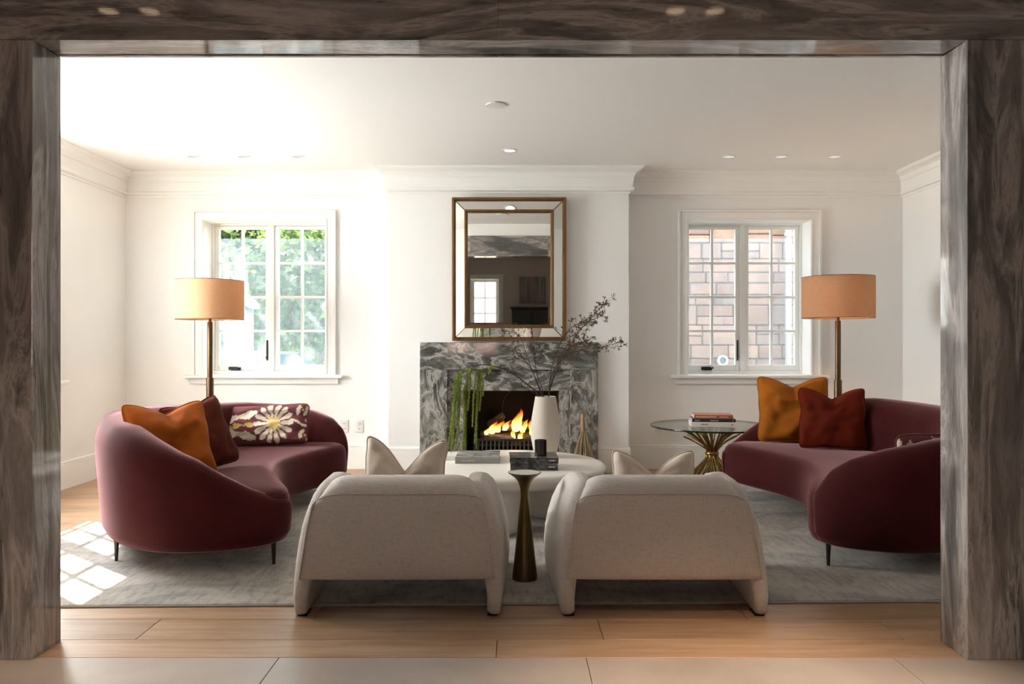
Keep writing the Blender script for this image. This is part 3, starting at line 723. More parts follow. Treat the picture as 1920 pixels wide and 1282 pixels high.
# ------------------------------------------------------------------ lounge chairs
def make_chair(label):
    C = empty('lounge_chair', (0, 0, 0), 0, label, 'armchair', 'pair of low lounge chairs')
    def sidepanel(sx):
        zs = [(.006, .02, .80, .046, .448), (.02, .004, .82, .060, .451), (.08, 0, .85, .066, .457), (.15, .022, .87, .080, .459), (.22, .045, .87, .095, .458), (.30, .058, .85, .108, .450), (.38, .074, .80, .116, .437), (.45, .095, .73, .120, .418), (.505, .12, .64, .114, .398), (.54, .155, .55, .092, .378), (.56, .20, .46, .054, .360), (.565, .25, .40, .02, .352)]
        rings = []
        for z, y0, y1, th, xo in zs:
            r = min(th*.48, .05); xc = xo-th/2; pts = []
            ym = (y0+y1)/2
            for (cx, cy, a0) in ((xc+th/2-r, y1-r, 0), (xc-th/2+r, y1-r, 90), (xc-th/2+r, y0+r, 180), (xc+th/2-r, y0+r, 270)):
                for k in range(5):
                    a = R(a0+k*22.5); px, py = cx+r*math.cos(a), cy+r*math.sin(a)
                    pts.append((sx*(px+.05*py*(1-.55*smooth01(z/.5))), py, z))
            # subdivide long sides
            rings.append(pts)
        mb = MB(); mb.rings(rings); return mb.build('side_panel', M_LINEN, C, smooth=True)
    for sx in (-1, 1):
        o = sidepanel(sx)
        mb = MB(); mb.box(sx*.415-.02, sx*.415+.02, .02, .10, 0, .008); mb.build('glide', M_DARKMETAL, C)
    # back, swept across the width with rounded top corners
    prof = [(.285, .168), (.16, .160), (.05, .156), (.018, .162), (.012, .185), (.022, .26), (.036, .34), (.052, .42), (.068, .475), (.086, .520), (.112, .555), (.15, .580), (.20, .590), (.25, .580), (.29, .55), (.315, .50), (.335, .42), (.35, .34), (.345, .22)]
    def bp(u, y, z):
        k = z/.59; half = .434-.072*k**1.7
        a = abs(u); d = .0
        if a > .62:
            q = (a-.62)/.38; d = .115*(1-math.sqrt(max(0, 1-q**2.4)))
        zz = z - d*smooth01((z-.47)/.12)
        bow = .012*u**4 - .010                                   # the back is gently bowed
        return (u*half, y+bow*1.0, zz)
    NU = 40; us = [math.sin(PI/2*(-1+2*i/NU)) for i in range(NU+1)]
    mb = MB(); mb.rings([[bp(u, y, z) for y, z in prof] for u in us]); mb.build('backrest', M_LINEN, C, smooth=True, auto=70)
    mb = MB(); mb.tube([tuple(Vector(bp(u, .086, .520))+Vector((0, -.0005, .0))) for u in us[2:-2]], .0018, 6); mb.build('seam', M_SEAM, C)
    for sx in (-1, 1):
        pts = [Vector(bp(sx*.992, y, z)) for y, z in prof[3:13]]
        mb = MB(); mb.tube([p+Vector((sx*.003, -.003, 0)) for p in pts], .0042, 6); mb.build('piping', M_LINEN, C, smooth=True)
    mb = MB(); mb.box(-.345, .345, .30, .84, .20, .375); o = mb.build('seat_cushion', M_LINEN, C, smooth=True, bevel=.06, seg=5)
    mb = MB(); mb.box(-.35, .35, .06, .80, .165, .199); mb.build('seat_base', M_LINEN, C, bevel=.01)
    return C
ch = make_chair('low oatmeal lounge chair seen from behind, left of the brass drink table')
ch.location = (-.502, 3.47, .0005); ch.rotation_euler = (0, 0, R(0.5))
c2 = copy_tree(ch); c2.location = (.668, 3.47, .0005); c2.rotation_euler = (0, 0, R(0.0)); c2['label'] = 'low oatmeal lounge chair seen from behind, right of the brass drink table'
pillow('chair_pillow', .41, .42, .17, M_CREAM, 'cream cushion with pointed corners on the left lounge chair', 'cream cushions on the lounge chairs', (-.535, 3.84, .338), R(180+2), R(14), R(-3), .17, .08, seed=8)
pillow('chair_pillow', .41, .345, .17, M_CREAM, 'cream cushion with slumped corners on the right lounge chair', 'cream cushions on the lounge chairs', (.69, 3.84, .345), R(180-2), R(14), R(0), .12, .07, seed=9)

# ------------------------------------------------------------------ coffee table
TX, TY, TZ, TR = -.016, 5.31, .40, .642
CT = empty('coffee_table', (TX, TY, RZ), 0, 'round white plaster coffee table with thick legs in front of the fireplace', 'coffee table')
zt = TZ-RZ
mb = MB(); mb.lathe([(.30, zt-.105), (.50, zt-.100), (.585, zt-.088), (.622, zt-.068), (.639, zt-.042), (.640, zt-.026), (.630, zt-.010), (.612, zt-.002), (.59, zt), (.30, zt)], 72); mb.build('table_top', M_PLASTER, CT, smooth=True, auto=60)
for (x, y, r) in ((-.10, -.29, .19), (.30, .20, .20), (-.34, .20, .19)):
    mb = MB(); mb.lathe([(r*.80, .0), (r*.86, .006), (r*.90, .03), (r*.93, .12), (r, .20), (r*1.12, .255), (r*1.3, .285), (r*1.42, .296)], 40, (x, y, 0)); mb.build('leg', M_PLASTER, CT, smooth=True, auto=60)

def book(x, y, z, w_, d, t, rz, cover, label, grp, spine=None, marks=None):
    b = empty('book', (x, y, z), rz, label, 'book', grp)
    mb = MB(); mb.box(-w_/2+.003, w_/2-.004, -d/2+.004, d/2-.004, .003, t-.003); mb.build('pages', M_PAPER, b)
    mb = MB(); mb.box(-w_/2, w_/2, -d/2, d/2, 0, .0029); mb.box(-w_/2, w_/2, -d/2, d/2, t-.0029, t); mb.build('cover', cover, b, bevel=.001)
    mb = MB(); mb.box(-w_/2, w_/2, -d/2-.002, -d/2+.0035, 0, t); mb.build('spine', spine or cover, b, bevel=.0015)
    if marks:
        mb = MB()
        for (a, c, zz, hh) in marks['bars']:
            x0 = a
            while x0 < c:
                x1 = x0 + rnd.uniform(.004, .009); mb.box(x0, min(x1, c), -d/2-.0026, -d/2-.0021, zz-hh/2, zz+hh/2); x0 = x1+.0028
        mb.build('spine_lettering', marks['mat'], b)['kind'] = 'stuff'
    return b
def photo_cover(name, a, b, c, s=6):
    m = mat(name, rough=.25); t = NT(m); n = t.noise(t.coord('Object', (1, 1.4, 1)), s, 4, .6, 1.2)
    t.color(t.ramp(n, [(.35, a), (.5, b), (.65, c)])); return m
M_GREYCOV = mat('grey_cover', (.30, .29, .28), .5); M_DKCOV = photo_cover('dark_photo_cover', (.012, .012, .014), (.07, .068, .07), (.22, .21, .21), 9)
M_LIGHTPHOTO = photo_cover('pale_photo_cover', (.10, .095, .09), (.34, .33, .31), (.50, .48, .45), 7)
M_LETL = mat('pale_lettering', (.7, .68, .64), .6); M_LETD = mat('dark_lettering', (.03, .03, .03), .6)
GB = 'books on the coffee table'
book(-.229, 5.41, TZ, .292, .34, .040, R(0), M_LIGHTPHOTO, 'grey book with a pale photo cover under the green plant', GB, M_GREYCOV, {'bars': [(-.10, -.02, .02, .006)], 'mat': M_LETL})
book(-.42, 5.50, TZ, .10, .22, .030, R(4), M_PAPER, 'thin white book half hidden behind the green plant', GB)
book(.14, 5.09, TZ, .296, .26, .043, R(-1), M_DKCOV, 'black photo book, lower one of the stack under the candle', GB, None, {'bars': [(.09, .13, .022, .008)], 'mat': M_LETL})
book(.135, 5.092, TZ+.043, .304, .265, .036, R(1.5), M_DKCOV, 'glossy black and grey photo book directly under the candle', GB, None, {'bars': [(.09, .13, .018, .007)], 'mat': M_LETL})
# candle tumbler
CA = empty('candle_glass', (.182, 5.06, TZ+.079), 0, 'dark smoked glass candle tumbler on the stacked black books', 'candle')
M_SMOKE = mat('smoked_glass', (.05, .035, .027), .06, 0, **{'Transmission Weight': .55, 'IOR': 1.45})
mb = MB(); mb.lathe([(.036, 0), (.039, .003), (.039, .1), (.036, .1), (.036, .012), (.0, .012)], 36, cap1=False); mb.build('tumbler', M_SMOKE, CA, smooth=True, auto=40)
mb = MB(); mb.lathe([(.0352, .0125), (.0352, .055), (.004, .054)], 28); mb.build('wax', mat('dark_wax', (.06, .045, .035), .5), CA, smooth=True, auto=40)
mb = MB(); mb.tube([(0, 0, .054), (.001, 0, .068)], .0015, 6); mb.build('wick', M_BLACK, CA)

# vase
VX, VY = .234, 5.56
V = MB(); V.lathe([(.060, 0), (.070, .004), (.085, .05), (.098, .11), (.105, .165), (.104, .21), (.097, .27), (.087, .33), (.077, .39), (.072, .420), (.069, .421), (.067, .415), (.078, .35), (.09, .26), (.094, .17), (.06, .02)], 48)
tag(V.build('vase', M_VASE, smooth=True, auto=50, loc=(VX, VY, TZ)), 'tall cream matte ceramic vase holding branches on the coffee table', 'vase')
# berry branches
M_TWIG = mat('dark_twig', (.045, .032, .024), .8)
M_LEAFB = leafmat('olive_brown_leaf', (.06, .042, .014), (.12, .095, .022), .2); M_BERRY = mat('dark_berry', (.13, .022, .022), .4)
def jitter(a): return Vector((rnd.uniform(-a, a), rnd.uniform(-a, a), rnd.uniform(-a, a)))
def leaf(mb, p, d, L, wd):
    d = d.normalized(); s = d.cross(Vector((rnd.uniform(-1, 1), rnd.uniform(-1, 1), rnd.uniform(-1, 1)))).normalized()*wd; nrm = d.cross(s).normalized()*wd*.5
    mb.add([p, p+d*L*.45+s+nrm, p+d*L, p+d*L*.45-s+nrm, p+d*L*.5], [(0, 1, 4), (1, 2, 4), (0, 4, 3), (4, 2, 3)])
def ico(mb, p, r):
    t = .5257*r; q = .8507*r
    V_ = [(-t, 0, q), (t, 0, q), (-t, 0, -q), (t, 0, -q), (0, q, t), (0, q, -t), (0, -q, t), (0, -q, -t), (q, t, 0), (-q, t, 0), (q, -t, 0), (-q, -t, 0)]
    F_ = [(0,4,1),(0,9,4),(9,5,4),(4,5,8),(4,8,1),(8,10,1),(8,3,10),(5,3,8),(5,2,3),(2,7,3),(7,10,3),(7,6,10),(7,11,6),(11,0,6),(0,1,6),(6,1,10),(9,0,11),(9,11,2),(9,2,5),(7,2,11)]
    mb.add([tuple(Vector(v)+p) for v in V_], F_)
def branch(pts, label, leafy=.45, dens=1.0, r0=.0042):
    root = empty('berry_branch', (VX, VY, TZ+.40), 0, label, 'branch', 'berry branches in the vase')
    o = Vector((VX, VY, TZ+.40))
    P_ = crom([Vector(p)-o for p in pts], 7); n = len(P_)
    st = MB(); lf = MB(); be = MB()
    st.tube([p+jitter(.002) for p in P_], [r0*(1-.75*i/(n-1)) for i in range(n)], 6)
    for i in range(int(n*leafy), n):
        for _ in range(3 if rnd.random() < .8*dens else 1):
            d0 = (P_[min(i+1, n-1)]-P_[max(i-1, 0)]).normalized()
            d = (d0*.8 + jitter(1.0)).normalized(); L = rnd.uniform(.025, .075)
            e = P_[i]+d*L; m_ = P_[i]+d*L*.5+jitter(.006); st.tube([P_[i], m_, e], [.0013, .001, .0007], 4)
            for _ in range(rnd.randint(3, 6)):
                dd = (d+jitter(1.1)).normalized(); leaf(lf, e+jitter(.005), dd, rnd.uniform(.010, .022), rnd.uniform(.003, .0055))
            for _ in range(rnd.randint(1, 3)):
                bp_ = e+jitter(.014); st.tube([e, bp_], .0006, 3); ico(be, bp_, rnd.uniform(.0028, .0045))
    st.build('stem', M_TWIG, root, smooth=True); lf.build('leaves', M_LEAFB, root)['kind'] = 'stuff'; be.build('berries', M_BERRY, root, smooth=True)['kind'] = 'stuff'
s_ = .003723
def at(px, py, dy=0):
    k = (VY+dy)/1493.3; return ((px-960)*k, VY+dy, 1.2-(py-641)*k)
B0 = [(VX, VY, TZ+.05), (VX+.02, VY, TZ+.40)]
branch(B0+[at(1045, 690), at(1063, 660, -.03), at(1085, 622, -.05), at(1110, 595, -.06), at(1136, 566, -.08)], 'tallest berry branch reaching up to the right of the mirror', .45, 1.2, .005)
branch(B0+[at(1036, 700, .05), at(1060, 668, .06), at(1095, 655, .08), at(1130, 650, .09), at(1166, 640, .1)], 'low berry branch stretching furthest right past the mantel', .5, 1.0)
branch([(VX, VY, TZ+.05), (VX-.01, VY, TZ+.40), at(1006, 700, -.02), at(1002, 660, -.03), at(998, 624, -.05)], 'short upright berry branch in front of the marble header', .6, .6)
branch([(VX, VY, TZ+.05), (VX-.03, VY, TZ+.40), at(1000, 700, .04), at(985, 658, .05), at(972, 628, .06), at(944, 620, .05)], 'thin berry branch bending left over the mantel', .72, .5)
branch(B0+[at(1034, 690, .02), at(1048, 650, .04), at(1070, 615, .05), at(1100, 603, .06), at(1132, 590, .05)], 'berry branch below the tallest one across the mirror corner', .55, .9)
branch([(VX, VY, TZ+.05), (VX-.02, VY, TZ+.40), at(1000, 700, -.05), at(982, 672, -.06), at(966, 655, -.07)], 'short berry branch leaning left in front of the marble', .72, .5)
branch(B0+[at(1040, 695, -.06), at(1052, 668, -.08), at(1075, 648, -.1), at(1098, 640, -.1)], 'bushy berry branch at the middle right of the bouquet', .4, 1.3)
# trailing green amaranth
AM = empty('amaranth_spray', (VX, VY, TZ+.40), 0, 'arching dark stem with long trailing green tassels left of the cream vase', 'plant')
oA = Vector((VX, VY, TZ+.40))
M_GREEN = leafmat('tassel_green', (.16, .215, .018), (.29, .35, .045), .25)
st = MB(); arc = crom([Vector(p)-oA for p in [(VX, VY, TZ+.05), (VX-.04, VY, TZ+.40), at(985, 718, .0), at(955, 697, .02), at(925, 686, .03), at(895, 684, .03), at(868, 692, .03)]], 8)
st.tube(arc, [.0055*(1-.6*i/(len(arc)-1)) for i in range(len(arc))], 8)
arc2 = crom([Vector(p)-oA for p in [(VX-.03, VY, TZ+.40), at(990, 730, -.03), at(965, 722, -.03), at(945, 708, -.02), at(925, 706, .0), at(905, 697, .02)]], 8)
st.tube(arc2, .0022, 6)
for q in ([at(985, 722), at(975, 712), at(985, 708), at(996, 718), at(990, 732)], [at(970, 726), at(955, 735), at(943, 755), at(944, 790)]):
    st.tube([Vector(p)-oA for p in crom(q, 6)], .0016, 5)
st.build('stem', M_TWIG, AM, smooth=True)
def tassel(p, q, dy, r=.0165):
    a, b = Vector(at(*p, dy)), Vector(at(*q, dy))
    b.z = max(b.z, TZ+.016); mid = (a+b)/2 + Vector((rnd.uniform(-.015, .015), rnd.uniform(-.02, .02), .02)); top = a + Vector((.02, 0, .018))
    pts = crom([top, a, mid, b], 10); mb = MB(); n = len(pts)
    mb.tube([x-oA for x in pts], [r*.28]*n, 6)
    for i in range(n-1):
        seg = pts[i+1]-pts[i]
        for k in range(max(4, int(seg.length/.0009))):
            c = pts[i]+seg*rnd.random(); t = i/n; rr = r*(.75+.4*math.sin(PI*min(1, t+.15)))
            d = Vector((rnd.gauss(0, 1), rnd.gauss(0, 1), rnd.gauss(-.5, .7))).normalized()
            e = c+d*rr; s1 = d.cross(Vector((0, 0, 1))+jitter(.5)).normalized()*.0022; s2_ = d.cross(s1).normalized()*.0022
            mb.add([c+s1-oA, c-s1*.5+s2_-oA, c-s1*.5-s2_-oA, e-oA], [(0, 1, 3), (1, 2, 3), (2, 0, 3)])
    mb.build('tassel', M_GREEN, AM, smooth=False)
for a in [((853, 712), (839, 858), .03), ((858, 706), (846, 872), .0), ((863, 702), (853, 855), .05), ((866, 698), (858, 800), .02), ((870, 730), (866, 848), .03), ((877, 700), (873, 852), .06), ((882, 694), (877, 770), .02), ((880, 700), (869, 835), .04),
          ((893, 700), (886, 800), .02), ((897, 702), (893, 842), .05), ((901, 700), (890, 830), .02), ((904, 704), (906, 742), .0), ((899, 700), (899, 770), .03), ((862, 704), (850, 830), .07), ((917, 690), (915, 705), .01)]:
    tassel(*a)
# ------------------------------------------------------------------ brass drink table
D = empty('drink_table', (.064, 4.0, RZ), 0, 'slim antique brass drink table between the two lounge chairs', 'side table')
mb = MB(); mb.lathe([(.060, 0), (.0635, .003), (.0625, .02), (.052, .11), (.0405, .22), (.029, .34), (.0205, .405), (.0200, .425), (.0235, .455), (.033, .485), (.050, .508), (.072, .524), (.082, .531), (.084, .5345), (.079, .535), (.079, .5325)], 48, cap1=False); mb.build('pedestal', M_BRASS, D, smooth=True, auto=50)
mb = MB(); mb.lathe([(.0788, .528), (.0788, .5348), (.01, .535)], 48); mb.build('marble_top', mat('pale_marble_disc', (.62, .58, .52), .3), D, smooth=True, auto=40)

# ------------------------------------------------------------------ glass table with wheat sheaf base
GTX, GTY, GTR, GTZ = 1.752, 6.975, .535, .473
GT = empty('glass_table', (GTX, GTY, 0), 0, 'round glass table on a gilded wheat sheaf base beside the right sofa', 'side table')
mb = MB(); mb.lathe([(GTR-.002, GTZ-.0125), (GTR-.002, GTZ-.0005)], 96); top = mb.build('glass_top', M_TABLEGLASS, GT)
mb = MB(); mb.lathe([(GTR-.0018, GTZ-.014), (GTR, GTZ-.012), (GTR, GTZ-.002), (GTR-.0018, GTZ)], 96, cap0=False, cap1=False); mb.build('glass_rim', M_GLASSEDGE, GT, smooth=True)
for k in range(46):
    a = 2*PI*k/46+rnd.uniform(-.05, .05); ro = rnd.uniform(.19, .27); rt = rnd.uniform(.17, .25); rn = rnd.uniform(.028, .048); tw = rnd.uniform(-.25, .25)
    zt_ = GTZ-.016 if k % 2 else rnd.uniform(.36, .45)
    prof = [(ro, .004), (ro*.72, .06), (ro*.42, .13), (rn*1.2, .19), (rn, .225), (rn*1.15, .26), (rt*.45, .33), (rt*.72, .40), (rt, zt_)]
    if zt_ < GTZ-.02: prof[-3:] = [(rt*.5, zt_*.82), (rt*.8, zt_*.93), (rt*1.05, zt_)]
    pts = [Vector((r_*math.cos(a+tw*(z/.45)), r_*math.sin(a+tw*(z/.45)), z)) for r_, z in prof]; pts = crom(pts, 3)
    mb = MB(); mb.tube(pts, [.0055 if 3 < i < len(pts)-4 else .0075 for i in range(len(pts))], 6); mb.build('stalk', M_GILT, GT, smooth=True)
mb = MB(); mb.lathe([(.052, .212), (.058, .216), (.058, .238), (.052, .242)], 28); mb.build('tie_band', M_GILT, GT, smooth=True)
GB2 = 'books on the glass table'
book(1.742, 6.93, GTZ, .385, .26, .042, R(-7), mat('white_cover', (.70, .67, .62), .35), 'white book at the bottom of the stack on the glass table', GB2, None, {'bars': [(-.11, -.05, .022, .008), (.145, .157, .022, .012)], 'mat': M_LETD})
book(1.742, 6.935, GTZ+.042, .365, .245, .026, R(-7), mat('navy_cover', (.018, .018, .026), .4), 'dark navy book in the middle of the stack on the glass table', GB2, None, {'bars': [(-.16, -.12, .013, .006), (-.03, .04, .013, .007), (.155, .165, .013, .006)], 'mat': M_LETL})
book(1.742, 6.94, GTZ+.068, .325, .23, .034, R(-7), mat('rust_orange_cover', (.40, .115, .035), .4), 'rust orange book on top of the stack on the glass table', GB2, None, {'bars': [(-.15, .02, .017, .010), (.05, .12, .017, .006)], 'mat': M_LETL})

# ------------------------------------------------------------------ floor lamps
def make_lamp(loc, label):
    L = empty('floor_lamp', loc, 0, label, 'floor lamp', 'pair of drum shade floor lamps')
    mb = MB(); mb.lathe([(.14, 0), (.145, .004), (.145, .02), (.138, .026), (.03, .030)], 40); mb.build('base', M_BRONZE, L, smooth=True, auto=40)
    mb = MB(); mb.lathe([(.031, .03), (.031, .878), (.029, .888), (.0225, .889)], 24); mb.build('lower_pole', M_BRONZE, L, smooth=True, auto=40)
    mb = MB(); mb.lathe([(.0225, .889), (.0225, 1.372), (.021, 1.376), (.0125, 1.377), (.0125, 1.46), (.018, 1.465), (.018, 1.50), (.01, 1.505)], 24); mb.build('upper_pole', M_BRONZE, L, smooth=True, auto=40)
    Rr = .284; mb = MB(); mb.lathe([(Rr, 1.395), (Rr, 1.735), (Rr-.0015, 1.735), (Rr-.0015, 1.395), (Rr, 1.395)], 64, cap0=False, cap1=False); sh = mb.build('shade', M_SHADE, L, smooth=True, auto=40)
    mb = MB()
    for k in range(3): a = 2*PI*k/3+.3; mb.tube([(.012*math.cos(a), .012*math.sin(a), 1.715), ((Rr-.002)*math.cos(a), (Rr-.002)*math.sin(a), 1.731)], .002, 6)
    mb.tube([(0, 0, 1.62), (0, 0, 1.735)], .004, 8); mb.lathe([(.006, 1.735), (.012, 1.745), (.010, 1.752), (.002, 1.756)], 16)
    for zz in (1.397, 1.733): mb.tube([(Rr*math.cos(2*PI*j/48), Rr*math.sin(2*PI*j/48), zz) for j in range(49)], .0022, 5)
    mb.build('shade_fitter', M_BRONZE, L, smooth=True)
    mb = MB(); mb.lathe([(.013, 1.505), (.018, 1.53), (.030, 1.57), (.030, 1.59), (.016, 1.617), (.004, 1.622)], 20); mb.build('bulb', emis('bulb_glow', (1, .70, .40), 10), L, smooth=True)
    lamp('lamp_light', 'POINT', (loc[0], loc[1], 1.565), 14, (1, .55, .25), shadow_soft_size=.035)
    return L
make_lamp((-2.632, 6.94, 0), 'bronze floor lamp with a drum shade in front of the left window')
make_lamp((2.685, 6.56, 0), 'bronze floor lamp with a drum shade behind the right sofa')

# ------------------------------------------------------------------ broom at the hearth
BR = empty('hearth_broom', (.645, 7.175, 0), 0, 'straw whisk broom with a wrapped handle leaning on the fireplace leg', 'broom')
M_STRAW = mat('dry_straw', rough=.85); t = NT(M_STRAW); t.color(t.ramp(t.noise(t.coord('Object', (60, 60, 4)), 2, 3), [(.3, (.25, .18, .10)), (.7, (.45, .35, .22))]))
M_WRAP = mat('tan_wrap', (.42, .26, .13), .7)
for k in range(120):
    a = rnd.uniform(-1, 1); b_ = rnd.uniform(-.5, .5)
    mb_ = mb if k else MB(); mb = mb_
    x1 = a*.135; mb.tube([(a*.016, b_*.03+.03, .40), (a*.05, b_*.05+.02, .30), (x1*.72, b_*.06+.01, .15), (x1+rnd.uniform(-.012, .012), b_*.07-.01, rnd.uniform(.012, .035))], [.0028, .003, .003, .0016], 4)
mb.build('bristles', M_STRAW, BR)['kind'] = 'stuff'
mb = MB(); mb.tube([(0, .03, .385), (-.004, .045, .47), (-.008, .06, .545)], [.022, .0175, .0145], 14); 
for k in range(9): z = .395+k*.017; mb.tube([(-.003+(.0205-.0008*k)*math.cos(2*PI*j/16), .03+.0019*k+(.0205-.0008*k)*math.sin(2*PI*j/16), z) for j in range(17)], .0022, 5)
mb.build('handle', M_WRAP, BR, smooth=True)
mb = MB()
for k in range(7): mb.tube([(-.008, .06, .54), (-.012+rnd.uniform(-.02, .02), .065+rnd.uniform(-.01, .01), rnd.uniform(.565, .60))], .0014, 4)
mb.build('handle_tuft', M_STRAW, BR)

# ------------------------------------------------------------------ hall behind the viewer (seen in the mirror)
def artmat():
    m = mat('abstract_canvas', rough=.6); t = NT(m); n = t.noise(t.coord('Object', (7, 1, .35)), 1.6, 5, .6, .3)
    t.color(t.ramp(n, [(.34, (.012, .07, .045)), (.42, (.30, .30, .27)), (.50, (.36, .25, .25)), (.58, (.05, .16, .11)), (.64, (.42, .40, .37))])); return m
PA = empty('abstract_painting', (.43, HY+.03, 1.84), 0, 'abstract painting of green and grey vertical streaks above the hall cabinet', 'painting')
mb = MB(); mb.box(-.28, .28, -.025, .012, 0, .56); mb.build('canvas', artmat(), PA)
CB = empty('hall_cabinet', (.38, HY+.25, 0), 0, 'dark tall cabinet under the painting on the hall wall', 'cabinet')
M_CAB = mat('dark_stained_wood', (.018, .012, .011), .45)
mb = MB(); mb.box(-.40, .40, -.22, .20, .08, 1.72); mb.build('body', M_CAB, CB, bevel=.01)
for sx in (-1, 1):
    mb = MB(); mb.box(min(sx*.012, sx*.385), max(sx*.012, sx*.385), .2005, .222, .10, 1.70); d_ = mb.build('door', M_CAB, CB, bevel=.006)
    mb = MB(); mb.tube([(sx*.04, .24, .95), (sx*.04, .24, 1.10)], .007, 8); mb.build('handle', M_GILT, d_)
for sx in (-1, 1):
    for sy in (-1, 1): mb = MB(); mb.box(sx*.36-.02, sx*.36+.02, sy*.18-.02, sy*.18+.02, 0, .08); mb.build('leg', M_CAB, CB)
mb = MB(); mb.box(-.42, .42, -.23, .23, 1.7205, 1.76); mb.build('cabinet_top', M_CAB, CB, bevel=.008)

# ------------------------------------------------------------------ outdoors
M_LAWN = leafmat('lawn', (.05, .09, .02), (.09, .15, .035), 0)
mb = MB(); mb.box(-40, 40, YB+.31, 60, -.62, -.5); mb.box(-40, XL-.31, -20, YB+.30, -.62, -.5); mb.box(-30, 30, -25, HY-.31, -.62, -.5)
tag(mb.build('lawn', M_LAWN), 'lawn around the house', 'lawn', kind='structure')
mb = MB(); mb.box(-30, -1.5, 11.3, 16.5, -.4995, -.485); tag(mb.build('driveway', mat('pale_paving', (.14, .135, .13), .9)), 'pale driveway beyond the left window', 'driveway', kind='structure')
M_TREE = [leafmat('leaves_a', (.055, .105, .014), (.19, .27, .042), .35), leafmat('leaves_b', (.035, .07, .022), (.13, .19, .05), .35)]
M_TRUNK = mat('tree_bark', (.09, .065, .045), .9)
def tree(x, y, h, cr_, zc, n, m, label, leafs=.17, squash=1.0, name='tree'):
    t = empty(name, (x, y, -.5), 0, label, 'tree', 'trees beyond the left window'); r_ = random.Random(int(x*100)+int(y*10))
    mb = MB(); mb.tube([(0, 0, 0), (.08, .05, h*.3), (-.05, .1, h*.6), (0, 0, h*.85)], [.17, .13, .09, .03], 10)
    for k in range(8):
        a = r_.uniform(0, 6.28); z0 = h*r_.uniform(.3, .7); mb.tube([(0, 0, z0), (cr_*.4*math.cos(a), cr_*.4*math.sin(a), z0+.5), (cr_*.75*math.cos(a), cr_*.75*math.sin(a), z0+1.0)], [.06, .04, .015], 6)
    mb.build('trunk', M_TRUNK, t, smooth=True)
    mb = MB(); clumps = []
    for k in range(46):
        d = Vector((r_.gauss(0, 1), r_.gauss(0, 1), r_.gauss(0, 1))).normalized()*r_.uniform(.35, 1)**.5
        clumps.append(Vector((d.x*cr_, d.y*cr_, zc+d.z*cr_*squash)))
    for k in range(n):
        c = clumps[k % 46]; p = c+Vector((r_.gauss(0, 1), r_.gauss(0, 1), r_.gauss(0, 1)))*cr_*.19
        a = Vector((r_.gauss(0, 1), r_.gauss(0, 1), r_.gauss(0, .6))).normalized(); b = a.cross(Vector((r_.gauss(0, 1), r_.gauss(0, 1), r_.gauss(0, 1)))).normalized()
        L = leafs*r_.uniform(.6, 1.2); mb.v += [tuple(p), tuple(p+a*L*.5+b*L*.3), tuple(p+a*L), tuple(p+a*L*.5-b*L*.3)]; i = len(mb.v)-4; mb.f.append((i, i+1, i+2, i+3))
    me = bpy.data.meshes.new('foliage'); me.from_pydata(mb.v, [], mb.f); me.materials.append(m); o = link(bpy.data.objects.new('foliage', me), t); o['kind'] = 'stuff'
tree(-5.5, 11.2, 7.2, 2.0, 5.6, 9000, M_TREE[0], 'leafy green tree just outside the left window, crown filling its top panes', .16, .95)
tree(-5.2, 19.5, 7, 2.6, 3.4, 24000, M_TREE[1], 'dark green tree across the drive behind the right panes of the left window', .2)
tree(-8.4, 21.5, 8, 3.0, 4.2, 24000, M_TREE[1], 'broad green tree across the drive behind the left panes of the left window', .22)
tree(-1.5, 22.5, 8, 3.2, 3.9, 12000, M_TREE[1], 'large tree further right beyond the drive', .22)
tree(-12.5, 24.0, 8, 3.4, 4.2, 12000, M_TREE[1], 'large tree at the far left beyond the drive', .22)
for i, (x, y) in enumerate(((-4.6, 17.2), (-6.3, 17.6), (-8.1, 17.4), (-3.0, 17.6))):
    tree(x, y, 1.1, .85, .85, 3500, M_TREE[0], ['low rounded bush at the drive edge behind the parked car', 'second low bush along the drive edge', 'leftmost low bush along the drive edge', 'rightmost low bush along the drive edge'][i], .1, .7, 'bush')
# neighbouring white porch seen at the left of the window
PO = empty('white_porch', (-4.29, 12.3, -.5), 0, 'narrow white clapboard porch wall with grey diagonal braces outside the left window', 'porch')
M_CLAP = mat('white_clapboard', (.21, .215, .22), .6); M_GREYT = mat('grey_blue_trim', (.16, .19, .22), .6)
mb = MB(); mb.box(-.14, .14, 0, .5, 0, 2.35); mb.build('wall', M_CLAP, PO)
for k in range(11): mb = MB(); mb.box(-.14, .14, -.02, -.001, .05+k*.2, .236+k*.2); mb.build('clapboard', M_CLAP, PO, bevel=.006, seg=1)
mb = MB(); mb.add([(-.2, -.06, 2.7), (.24, -.06, 2.3), (.24, -.06, 2.22), (-.2, -.06, 2.6), (-.2, .5, 2.7), (.24, .5, 2.3), (.24, .5, 2.22), (-.2, .5, 2.6)], [(0, 1, 2, 3), (4, 7, 6, 5), (0, 4, 5, 1), (3, 2, 6, 7), (0, 3, 7, 4), (1, 5, 6, 2)]); mb.build('sloping_roof', M_CLAP, PO)
for p, q in (((-.12, -.06, 1.75), (.14, -.06, 1.35)), ((-.12, -.06, 1.15), (.14, -.06, .75)), ((-.13, -.06, .2), (-.13, -.06, 2.2))):
    mb = MB(); mb.tube([p, q], .018, 4); mb.build('brace', M_GREYT, PO)
